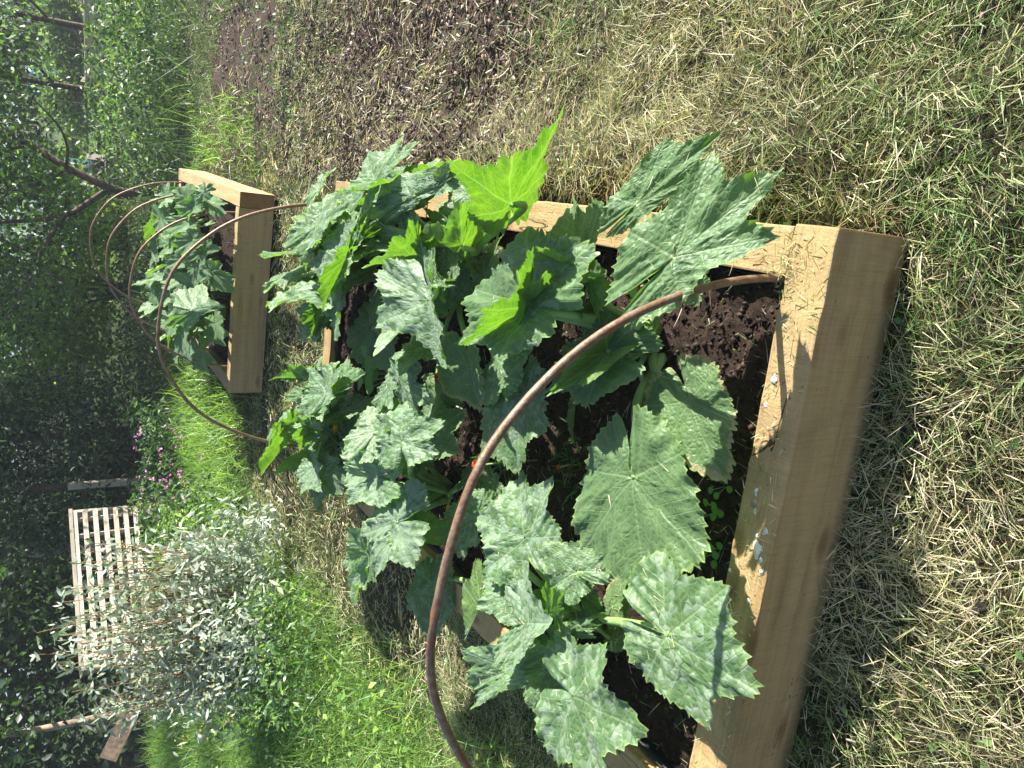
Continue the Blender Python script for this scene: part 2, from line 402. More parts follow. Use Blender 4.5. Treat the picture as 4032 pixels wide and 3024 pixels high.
def spline(P, n=16):
    P = np.asarray(P, float); out = []
    Q = np.vstack([2 * P[0] - P[1], P, 2 * P[-1] - P[-2]])
    for i in range(1, len(Q) - 2):
        t = np.linspace(0, 1, n, endpoint=False)[:, None]
        out.append(.5 * (2 * Q[i] + (Q[i + 1] - Q[i - 1]) * t + (2 * Q[i - 1] - 5 * Q[i] + 4 * Q[i + 1] - Q[i + 2]) * t ** 2 + (-Q[i - 1] + 3 * Q[i] - 3 * Q[i + 1] + Q[i + 2]) * t ** 3))
    out.append(P[-1:]); return np.vstack(out)

def bg(y, D, z=0.0):
    """a spot D metres ahead; y runs 0 (right edge of the garden view) .. 1659 (left edge)"""
    s = (829.5 - y) / 1985.0
    fh = np.array([-0.2546, 0.9670]); rh = np.array([0.9670, 0.2546])
    p = CAM[:2] + D * (fh + rh * s)
    return np.array([p[0], p[1], z])

# ------------------------------------------------------------------ blade and leaf clouds
def blades(name, P, dirv, length, width, col_, mat, bend=0.3, seg=2, taper=0.15, droop=None, parent=None, widest=0.0):
    """ribbons from P along dirv; col_ (N,3)"""
    N = len(P); dirv = dirv / np.linalg.norm(dirv, axis=1)[:, None]
    rnd = rng.normal(size=(N, 3)); side = np.cross(dirv, rnd); side /= np.linalg.norm(side, axis=1)[:, None]
    bdir = np.cross(side, dirv) if droop is None else droop
    V = np.zeros((N, seg + 1, 2, 3)); t = np.linspace(0, 1, seg + 1)
    bend = np.broadcast_to(bend, (N,))
    for i, ti in enumerate(t):
        c = P + dirv * (length * ti)[:, None] + bdir * (length * bend * ti * ti)[:, None]
        wk = (1 - (1 - taper) * ti ** 1.6) if widest == 0 else (0.35 + 0.65 * math.sin(math.pi * min(1, ti * .9 + .05))) * (1 if ti < .99 else .2)
        hw = (width * .5 * wk)[:, None] * side
        V[:, i, 0] = c - hw; V[:, i, 1] = c + hw
    base = (np.arange(N) * (seg + 1) * 2)[:, None]; k = np.arange(seg)[None, :] * 2
    F = np.stack([base + k, base + k + 1, base + k + 3, base + k + 2], -1).reshape(-1, 4)
    C = np.ones((N, seg + 1, 2, 4)); C[..., :3] = col_[:, None, None, :]
    return obj_from(name, V.reshape(-1, 3), F, mat, parent, smooth=True, attrs={'Col': ('FLOAT_COLOR', C.reshape(-1, 4))})

def cards(name, P, size, col_, mat, aspect=.5, up=.3, fold=.25, parent=None, normal=None, points=6):
    """small folded leaves: six points, four triangles each"""
    N = len(P)
    n = rng.normal(size=(N, 3)); n[:, 2] = np.abs(n[:, 2]) + up
    if normal is not None: n = n * .7 + normal
    n /= np.linalg.norm(n, axis=1)[:, None]
    d = np.cross(n, rng.normal(size=(N, 3))); d /= np.linalg.norm(d, axis=1)[:, None]
    s = np.cross(n, d); size = np.broadcast_to(size, (N,))[:, None]
    if points == 6:
        pts = [P, P + d * size * .45 + s * size * aspect * .5 + n * size * fold * .4, P + d * size * .45 - n * 0, P + d * size * .45 - s * size * aspect * .5 + n * size * fold * .4, P + d * size * 1.0 - n * size * .12]
        V = np.stack(pts, 1); b = (np.arange(N) * 5)[:, None]
        F = np.concatenate([b + np.array([[0, 1, 2]]), b + np.array([[0, 2, 3]]), b + np.array([[1, 4, 2]]), b + np.array([[2, 4, 3]])])
        k = 5
    else:
        pts = [P, P + d * size * .5 + s * size * aspect * .5 + n * size * fold * .3, P + d * size, P + d * size * .5 - s * size * aspect * .5 + n * size * fold * .3]
        V = np.stack(pts, 1); b = (np.arange(N) * 4)[:, None]
        F = np.concatenate([b + np.array([[0, 1, 2]]), b + np.array([[0, 2, 3]])]); k = 4
    C = np.ones((N, k, 4)); C[..., :3] = col_[:, None, :]
    return obj_from(name, V.reshape(-1, 3), F, mat, parent, attrs={'Col': ('FLOAT_COLOR', C.reshape(-1, 4))})

def mixcol(N, cols, wts=None, jit=.18):
    cols = np.array(cols, float); i = rng.choice(len(cols), N, p=None if wts is None else np.array(wts) / sum(wts))
    cc = cols[i]; lum = cc.mean(1, keepdims=True); cc = cc + (lum - cc) * .16
    return np.clip(cc * (1 + rng.normal(size=(N, 1)) * jit) * (1 + rng.normal(size=(N, 3)) * .05), .003, .95)

def clusters(N, centre, radii, nclump, csize, hollow=.55, flat=1.0):
    """leaf positions gathered in clumps spread through an ellipsoid, more near its surface"""
    c = rng.normal(size=(nclump, 3)); c /= np.linalg.norm(c, axis=1)[:, None]
    c *= (hollow + (1 - hollow) * rng.random(nclump) ** .6)[:, None]
    i = rng.integers(0, nclump, N); k = (rng.random(nclump) * .8 + .6)[i]
    p = np.array(centre) + c[i] * np.array(radii) + rng.normal(size=(N, 3)) * (csize * k)[:, None] * np.array([1, 1, flat])
    return p

exec_leaf = None
def leaf_arrays(B, T, A, Cc, cut, mot, age, seed, nA=180, nR=13, ruffle=1.0, fmax=.2):
    rr = np.random.default_rng(seed)
    B, T, A, Cc = [np.array(v, float) for v in (B, T, A, Cc)]
    th = np.linspace(-np.pi, np.pi, nA + 1); ath = np.abs(th); deg = np.degrees(ath)
    cent = [0, 54, 114]; radi = [1.06 * rr.uniform(.94, 1.05), .93 * rr.uniform(.9, 1.06), .76 * rr.uniform(.88, 1.1)]; cut = cut * .78; fold = rr.uniform(.03, fmax)
    r = np.zeros_like(th)
    asym = 1 + .08 * np.sin(th + rr.uniform(0, 6.28)) + .03 * np.sin(4.3 * th + rr.uniform(0, 6))
    for i in range(2):
        k = (deg >= cent[i]) & (deg <= cent[i + 1]); f = (deg - cent[i]) / (cent[i + 1] - cent[i])
        env = radi[i] + (radi[i + 1] - radi[i]) * f
        g = 1 - np.abs(2 * f - 1) ** 1.35
        r = np.where(k, env * (1 - cut * g), r)
    f = np.clip((deg - 114) / 66, 0, 1)
    r = np.where(deg > 114, radi[2] * (1 - .20 * f) * (1 - .86 * smooth01(.80, 1, f)), r)
    rphase = rr.uniform(0, 9)
    # rounder leaves keep full shoulders, cut leaves get pointed lobes
    tooth = (deg + rphase) / 6.0; tf = tooth - np.floor(tooth)
    amp = .045 * (.5 + .9 * hash2(np.floor(tooth), np.sign(th) * 3 + 5, seed)) * (r > .2)
    r = r * asym * (1 + amp * (1 - np.abs(2 * tf - 1)) * 2 - amp)
    r = r * (1 + .05 * np.sin(3.1 * th + rr.uniform(0, 6)) )
    tt = np.concatenate([[0.02], np.linspace(.1, 1, nR - 1) ** .85])
    rad = tt[:, None] * r[None, :]
    x = rad * np.sin(th)[None, :]; y = rad * np.cos(th)[None, :]
    vT = T - B; s = np.linalg.norm(vT)
    vA = (A - B - .4 * vT) / .7; vC = (Cc - B - .4 * vT) / .7
    w_ = .5 + .5 * np.tanh(x / .16)
    P = B + y[..., None] * vT + x[..., None] * (vC * w_[..., None] - vA * (1 - w_[..., None]))
    xr = (vC - vA); Nn = np.cross(xr, vT); Nn /= np.linalg.norm(Nn) + 1e-9
    s = .5 * s + .25 * (np.linalg.norm(vA) + np.linalg.norm(vC))
    va = np.radians([0, 54, -54, 114, -114])
    dv = np.min(np.abs((th[None, :] - va[:, None] + np.pi) % (2 * np.pi) - np.pi), axis=0)     # angle to nearest main vein
    own = np.argmin(np.abs((th[None, :] - va[:, None] + np.pi) % (2 * np.pi) - np.pi), axis=0)
    vd = rad * np.sin(np.minimum(dv, 1.5))[None, :]
    al = rad * np.cos(dv)[None, :]
    sv = al - vd * .75 + 10.0 + own[None, :] * .031
    t2 = tt[:, None]
    fq = np.clip(dv / .5, 0, 1)[None, :]
    h = .055 * np.sin(np.pi * fq * .5) ** 2 * np.minimum(t2 * 2, 1) * rad                      # quilted between the veins
    ph = rr.uniform(0, 6.28, 4)
    h = h + ruffle * rr.uniform(.02, .05) * t2 ** 4 * np.sin(rr.integers(6, 11) * th + ph[0])[None, :] + ruffle * .02 * t2 ** 6 * np.sin(23 * th + ph[1])[None, :]
    h = h - .10 * rad ** 2 + fold * rad * np.abs(np.sin(th))[None, :] * t2
    h = h + .035 * rad * np.sin(2 * th + ph[2])[None, :]
    h = h + .022 * (vnoise(x * 5 + seed, y * 5, seed) - .5) * 2 + .012 * (vnoise(x * 13, y * 13 + seed, seed + 3) - .5) * 2
    h = h + .010 * np.cos(sv * 2 * np.pi / .145) * np.minimum(vd * 8, 1)
    P = P + (h * s)[..., None] * Nn
    # ragged rim wobbles sideways too
    n0, n1 = len(tt), nA + 1
    i = np.arange(n0 - 1)[:, None] * n1; j = np.arange(nA)[None, :]
    F = np.stack([i + j, i + n1 + j, i + n1 + j + 1, i + j + 1], -1).reshape(-1, 4)
    # face winding so that the front looks along +N
    a, b, c = P.reshape(-1, 3)[F[nA * 3 + 20][:3]]
    if np.cross(b - a, c - a) @ Nn < 0: F = F[:, ::-1]
    one = np.ones_like(x)
    LP = np.stack([vd, sv, one * mot, one], -1).reshape(-1, 4)
    LQ = np.stack([x, y, one * (seed * 3.17 % 50)], -1).reshape(-1, 3)
    LA_ = np.stack([one * age, one * t2, one, one], -1).reshape(-1, 4)
    return P.reshape(-1, 3), F, dict(LP=('FLOAT_COLOR', LP), LQ=('FLOAT_VECTOR', LQ), LA=('FLOAT_COLOR', LA_)), Nn, s

def add_leaf(plant, origin, row, seed, crown, detail=1.0, thick=1.0):
    pl, cut, mot, age, pts = row
    V, F, at, N, s = leaf_arrays(*pts, cut, mot, age, seed, nA=int(180 * detail), nR=13 if detail >= 1 else 7, fmax=.06 if pl in ('P1', 'P6') else .2)
    o = obj_from('leaf', V - origin, F, LEAF, plant, smooth=True, attrs=at)
    Bp = np.array(pts[0]); c0 = np.array(crown)
    d = Bp - c0; dh = np.array([d[0], d[1], 0]); rr = random.Random(seed)
    a = rr.uniform(0, 6.28); c0 = c0 + np.array([math.cos(a) * .02, math.sin(a) * .02, rr.uniform(-.01, .03)]) + dh * .06
    m1 = c0 + dh * .28 + np.array([rr.uniform(-.02, .02), rr.uniform(-.02, .02), d[2] * .52 + .01])
    m2 = c0 + dh * .66 + np.array([rr.uniform(-.015, .015), rr.uniform(-.015, .015), d[2] * .90 + .012])
    vt = np.array(pts[1]) - Bp; vt /= np.linalg.norm(vt) + 1e-9
    Nu = N if N[2] > 0 else -N
    m3 = Bp - vt * .12 * s - (N * .13 * s if N[2] > .5 else np.array([0, 0, .12 * s]))
    m1 = c0 + (m3 - c0) * np.array([.42, .42, .62]) + np.array([rr.uniform(-.012, .012), rr.uniform(-.012, .012), .012])
    P = spline([c0, m1, m3, Bp - N * .004] if np.linalg.norm(m3 - c0) > .09 else [c0, (c0 + Bp) / 2 - N * .01, Bp - N * .004], 8)
    r0 = min(.0115, .0042 + .031 * s) * thick
    tube('petiole', P - origin, np.linspace(r0 * 1.15, r0 * .62, len(P)), STALK, o, nseg=10 if detail >= 1 else 6, ribs=.09 if detail >= 1 else 0)
    return V, F, N

# ------------------------------------------------------------------ ground sheet
def ground_colour(x, y):
    d = np.hypot(x - CAM[0], y - CAM[1])
    n = fbm(x * 1.5, y * 1.5, 31)
    dry = np.array([0.040, 0.036, 0.020]); mulch = np.array([0.085, 0.062, 0.048]); green = np.array([0.045, 0.07, 0.02]); lawn = np.array([0.10, 0.17, 0.035])
    c = np.ones(x.shape + (3,)) * dry
    km = (smooth01(.0, .25, x) * smooth01(.5, 1.6, y))[..., None]
    c = c * (1 - km) + mulch * km
    kg = np.clip(smooth01(-1.75, -2.4, x) + smooth01(6.2, 7.2, y), 0, 1)[..., None]
    c = c * (1 - kg) + green * kg
    kl = (smooth01(13, 15, d) * smooth01(-3, -1, x) * (1 - smooth01(30, 40, d)))[..., None]
    c = c * (1 - kl) + lawn * kl
    return c * (.8 + .4 * n[..., None])
u = np.linspace(-1, 1, 241); gx = np.sinh(u * 7.2) / np.sinh(7.2) * 900; gx = np.sort(np.concatenate([gx[np.abs(gx) > 4], np.linspace(-4, 4, 170)])) - .3
gy = np.sort(np.concatenate([(np.sinh(u * 7.2) / np.sinh(7.2) * 900)[np.abs(np.sinh(u * 7.2) / np.sinh(7.2) * 900) > 5], np.linspace(-5, 5, 200)])) + 3
GX, GY = np.meshgrid(gx, gy)
GZ = ground_h(GX, GY)
nx, ny = len(gx), len(gy)
i = np.arange(ny - 1)[:, None] * nx; j = np.arange(nx - 1)[None, :]
F = np.stack([i + j, i + j + 1, i + nx + j + 1, i + nx + j], -1).reshape(-1, 4)
gc = np.ones((nx * ny, 4)); gc[:, :3] = ground_colour(GX, GY).reshape(-1, 3)
g = obj_from('ground', np.stack([GX, GY, GZ], -1).reshape(-1, 3), F, GROUND, smooth=True, attrs={'Col': ('FLOAT_COLOR', gc)})
tag(g, kind='structure')

# distant hill behind the gardens
hx = np.linspace(-400, 400, 60); hd = np.linspace(0, 1, 14)
HX, HD = np.meshgrid(hx, hd)
HZ = np.sin(HD * np.pi / 2) * (15 + 5 * np.sin(HX / 90 + 1) + 2 * np.sin(HX / 31)) - 2
i = np.arange(13)[:, None] * 60; j = np.arange(59)[None, :]
F = np.stack([i + j, i + j + 1, i + 61 + j, i + 60 + j], -1).reshape(-1, 4)
hill_m = simple('hazy_blue_hill', (0.10, 0.17, 0.22), .95, noise=.3, nscale=.06)  # blue of distant air put into the hill's base colour
tag(obj_from('hill', np.stack([HX - 100, 330 + HD * 160, HZ], -1).reshape(-1, 3), F, hill_m, smooth=True), kind='structure')

# ------------------------------------------------------------------ raised beds
BW, BL, BT, BH = 1.38, 2.6943, 0.0959, 0.2068
bed = empty('raised_bed', (0, 0, 0)); tag(bed, 'long raised bed of pale timber sleepers in the foreground, full of courgette plants', 'raised bed')
near_sl = bevel_box('sleeper', BW, BT, BH + .03, WOOD, bed, (-BW / 2, BT / 2, -.03), 0, endmat=WOODEND, seg=40)
bevel_box('sleeper', 1.696 - BT, BT, BH + .021, WOOD, bed, (-BT / 2 - .004, BT + .007 + (1.70 - BT) / 2, -.03), R(90), endmat=WOODEND, seg=36)
bevel_box('sleeper', BL - 1.706, BT * 1.03, BH + .022, WOOD, bed, (-BT / 2 - .004, 1.706 + (BL - 1.706) / 2, -.03), R(90), endmat=WOODEND, seg=24)
bevel_box('sleeper', 1.55 - BT, BT, BH + .028, WOOD, bed, (-BW + BT / 2, BT + .003 + (1.55 - BT) / 2, -.03), R(90), endmat=WOODEND, seg=36)
bevel_box('sleeper', BL - 1.556, BT * .98, BH + .024, WOOD, bed, (-BW + BT / 2 + .003, 1.556 + (BL - 1.556) / 2, -.03), R(90), endmat=WOODEND, seg=24)
bevel_box('sleeper', BW - 2 * BT - .006, BT, BH + .026, WOOD, bed, (-BW / 2, BL - BT / 2 - .002, -.03), 0, endmat=WOODEND, seg=28)

def liner(parent, x0, x1, y0, y1, ztop, zbot):
    """a thin waterproof sheet hung inside the four walls, its upper edge a little wavy"""
    per = []
    for (ax, ay, bx_, by_) in ((x0, y0, x1, y0), (x1, y0, x1, y1), (x1, y1, x0, y1), (x0, y1, x0, y0)):
        for k in range(30): per.append((ax + (bx_ - ax) * k / 30, ay + (by_ - ay) * k / 30))
    per = np.array(per); n = len(per); cx, cy = (x0 + x1) / 2, (y0 + y1) / 2
    wob = vnoise(np.arange(n) * .6, np.zeros(n), 9)
    inn = np.sign(np.array([cx, cy]) - per) * (np.abs(per - np.array([cx, cy])) > np.array([abs(x1 - x0), abs(y1 - y0)]) / 2 - 1e-6)
    V = []
    for (z, off) in ((ztop, .006), (ztop - .035, .003), (zbot, .004), (zbot, .008), (ztop - .035, .007), (ztop + .001, .0085)):
        q = per + inn * (off + .010 * wob[:, None] * (z > zbot + .05))
        V.append(np.column_stack([q, z - .02 * wob * (z > ztop - .01)]))
    V = np.concatenate(V); F = []
    for r_ in range(6):
        i = r_ * n; j = ((r_ + 1) % 6) * n
        for k in range(n): F.append((i + k, i + (k + 1) % n, j + (k + 1) % n, j + k))
    return obj_from('liner', V, np.array(F), LINER, parent)
liner(bed, -BW + BT, -BT, BT, BL - BT, BH - .012, .02)

def soil_patch(name, x0, x1, y0, y1, z, parent, ncr, loc=(0, 0, 0), rz=0):
    step = .009 if parent is bed else .03
    xs = np.arange(x0, x1 + step, step); ys = np.arange(y0, y1 + step, step); X_, Y_ = np.meshgrid(xs, ys)
    Zs = z + .045 * (fbm(X_ * 4, Y_ * 4, 3) - .5) + .028 * (fbm(X_ * 18, Y_ * 18, 8, 3) - .5) + .012 * (vnoise(X_ * 70, Y_ * 70, 2) - .5)
    nx, ny = len(xs), len(ys)
    i = np.arange(ny - 1)[:, None] * nx; j = np.arange(nx - 1)[None, :]
    F = np.stack([i + j, i + j + 1, i + nx + j + 1, i + nx + j], -1).reshape(-1, 4)
    o = obj_from(name, np.stack([X_, Y_, Zs], -1).reshape(-1, 3), F, SOIL, parent, smooth=False)
    tag(o, kind='stuff')
    # crumbs
    px = rng.uniform(x0, x1, ncr); py = rng.uniform(y0, y1, ncr)
    pz = z + .045 * (fbm(px * 4, py * 4, 3) - .5) + .028 * (fbm(px * 18, py * 18, 8, 3) - .5)
    sz = .0016 + .0065 * rng.random(ncr) ** 4
    octa = np.array([[1, 0, 0], [0, 1, 0], [-1, 0, 0], [0, -1, 0], [0, 0, 1], [0, 0, -1]], float)
    V = np.stack([px, py, pz + sz * .4], -1)[:, None, :] + octa[None] * sz[:, None, None] * (1 + .55 * rng.normal(size=(ncr, 6, 3)))
    tri = np.array([[0, 1, 4], [1, 2, 4], [2, 3, 4], [3, 0, 4], [1, 0, 5], [2, 1, 5], [3, 2, 5], [0, 3, 5]])
    F = (np.arange(ncr)[:, None, None] * 6 + tri[None]).reshape(-1, 3)
    cc = mixcol(ncr, [(0.038, 0.025, 0.019), (0.065, 0.043, 0.033), (0.019, 0.013, 0.011), (.24, .20, .15)], [5, 4, 5, .12])
    C = np.ones((ncr, 6, 4)); C[..., :3] = cc[:, None]
    tag(obj_from('soil_crumbs', V.reshape(-1, 3), F, CRUMB, parent, attrs={'Col': ('FLOAT_COLOR', C.reshape(-1, 4))}), kind='stuff')
soil_patch('compost', -BW + BT + .004, -BT - .004, BT + .004, BL - BT - .004, .150, bed, 30000)

# bird droppings and the round bung on the front sleeper
dv = []; df = []; off = 0
for k, (dx, dy, s_) in enumerate([(-.639, .033, .017), (-.2965, .0735, .010), (-.5275, .0635, .008), (-.596, .0237, .009), (-.3527, .0806, .007), (-.6766, .012, .008), (-.612, .040, .006), (-.567, .055, .007), (-.75, .03, .006), (-.71, .088, .006), (-.655, .020, .007)]):
    n = 14; a = np.linspace(0, 2 * np.pi, n, endpoint=False); rr_ = s_ * (.5 + .7 * rng.random(n))
    ring = np.stack([dx + rr_ * np.cos(a) * 1.1, dy + rr_ * np.sin(a) * .75, np.full(n, BH + .0012)], -1)
    ring2 = np.stack([dx + rr_ * .6 * np.cos(a) * 1.1, dy + rr_ * .6 * np.sin(a) * .75, np.full(n, BH + .0028)], -1)
    dv += [ring, ring2, np.array([[dx, dy, BH + .0034]])]
    for q in range(n):
        df.append((off + q, off + (q + 1) % n, off + n + (q + 1) % n)); df.append((off + q, off + n + (q + 1) % n, off + n + q)); df.append((off + n + q, off + n + (q + 1) % n, off + 2 * n))
    off += 2 * n + 1
DROP = simple('dried_dropping', (0.62, 0.60, 0.58), .9, noise=.35, nscale=240)
o = obj_from('bird_droppings', np.concatenate(dv), np.array(df), DROP, bed); tag(o, kind='stuff')
tube('screw_head', [(-.5515, .0624, BH - .004), (-.5515, .0624, BH + .0022)], [.0085, .0085], simple('dull_steel', (.30, .24, .18), .6, .3), bed, 16)

# far bed
FBX, FBY, FBR = -0.12074, 4.14675, -0.044
fbed = empty('raised_bed', (FBX, FBY, 0.073), FBR)
tag(fbed, 'smaller raised bed of timber sleepers beyond the first, thick with courgette leaves', 'raised bed')
FW, FL, FT, FH = 1.2996, 2.2025, .0959, .2137
bevel_box('sleeper', FL, FT, FH, WOOD2, fbed, (-FT / 2, FL / 2, 0), R(90), endmat=WOODEND, seg=30)
bevel_box('sleeper', FW - FT - .003, FT * .9, FH, WOOD2, fbed, (-(FW + FT + .003) / 2, FT * .45 + .006, 0.002), 0, endmat=WOODEND, seg=30)
bevel_box('sleeper', FL - FT, FT, FH, WOOD2, fbed, (-FW + FT / 2, FT + (FL - FT) / 2, 0), R(90), endmat=WOODEND, seg=30)
bevel_box('sleeper', FW - 2 * FT - .006, FT, FH - .003, WOOD2, fbed, (-FW / 2, FL - FT / 2 - .002, 0), 0, endmat=WOODEND, seg=20)
liner(fbed, -FW + FT, -FT, FT, FL - FT, FH - .012, .02)
soil_patch('compost', -FW + FT + .004, -FT - .004, FT + .004, FL - FT - .004, .15, fbed, 4000)

# ------------------------------------------------------------------ hoops
def hoop(xr, xl, y, zb, zt, lean, r, label, grp, origin=(0, 0), rot=0.0, skew=0.0):
    P = []
    for k in range(61):
        a = math.pi * k / 60; cx = (xr + xl) / 2; hw = (xr - xl) / 2
        x = cx + hw * math.copysign(abs(math.cos(a)) ** .93, math.cos(a)) + skew * math.sin(a) ** 2; z = zb + (zt - zb) * math.sin(a) ** .93
        P.append((x, y + lean * math.sin(a) + .006 * math.sin(3 * a), z))
    P = np.array(P); c, s = math.cos(rot), math.sin(rot)
    X_ = origin[0] + P[:, 0] * c - P[:, 1] * s; Y_ = origin[1] + P[:, 0] * s + P[:, 1] * c
    P = np.stack([X_, Y_, P[:, 2]], -1); O = P[0].copy()
    kk = np.arange(61); P[:, 1] += .004 * np.sin(kk * .37 + xl * 9) ; P[:, 2] += .003 * np.sin(kk * .61 + y * 5)
    o = tube('plant_hoop', P - O, r * (1 + .05 * np.sin(kk * 1.9) * np.sin(kk * .7)), RUST, None, 12); o.location = O
    tag(o, label, 'hoop', grp); return o
hoop(-.105, -1.28, .112, .13, .885, 0, .0078, 'thick rusty hoop arching over the near end of the front bed', 'rusty hoops over the beds')
hoop(-.104, -1.262, 2.585, .13, .955, 0, .0075, 'rusty hoop over the far end of the front bed, crossing before the second bed', 'rusty hoops over the beds')
zf = .073
hoop(-.14, -1.155, .13, zf + .12, zf + .80, 0, .0075, 'rusty hoop at the near end of the second bed', 'rusty hoops over the beds', (FBX, FBY), FBR)
hoop(-.105, -1.19, 1.05, zf + .12, zf + .85, 0, .0075, 'rusty hoop over the middle of the second bed', 'rusty hoops over the beds', (FBX, FBY), FBR)
hoop(-.105, -1.19, 2.05, zf + .12, zf + .88, 0, .0075, 'rusty hoop at the far end of the second bed, in front of the apple trunk', 'rusty hoops over the beds', (FBX, FBY), FBR)

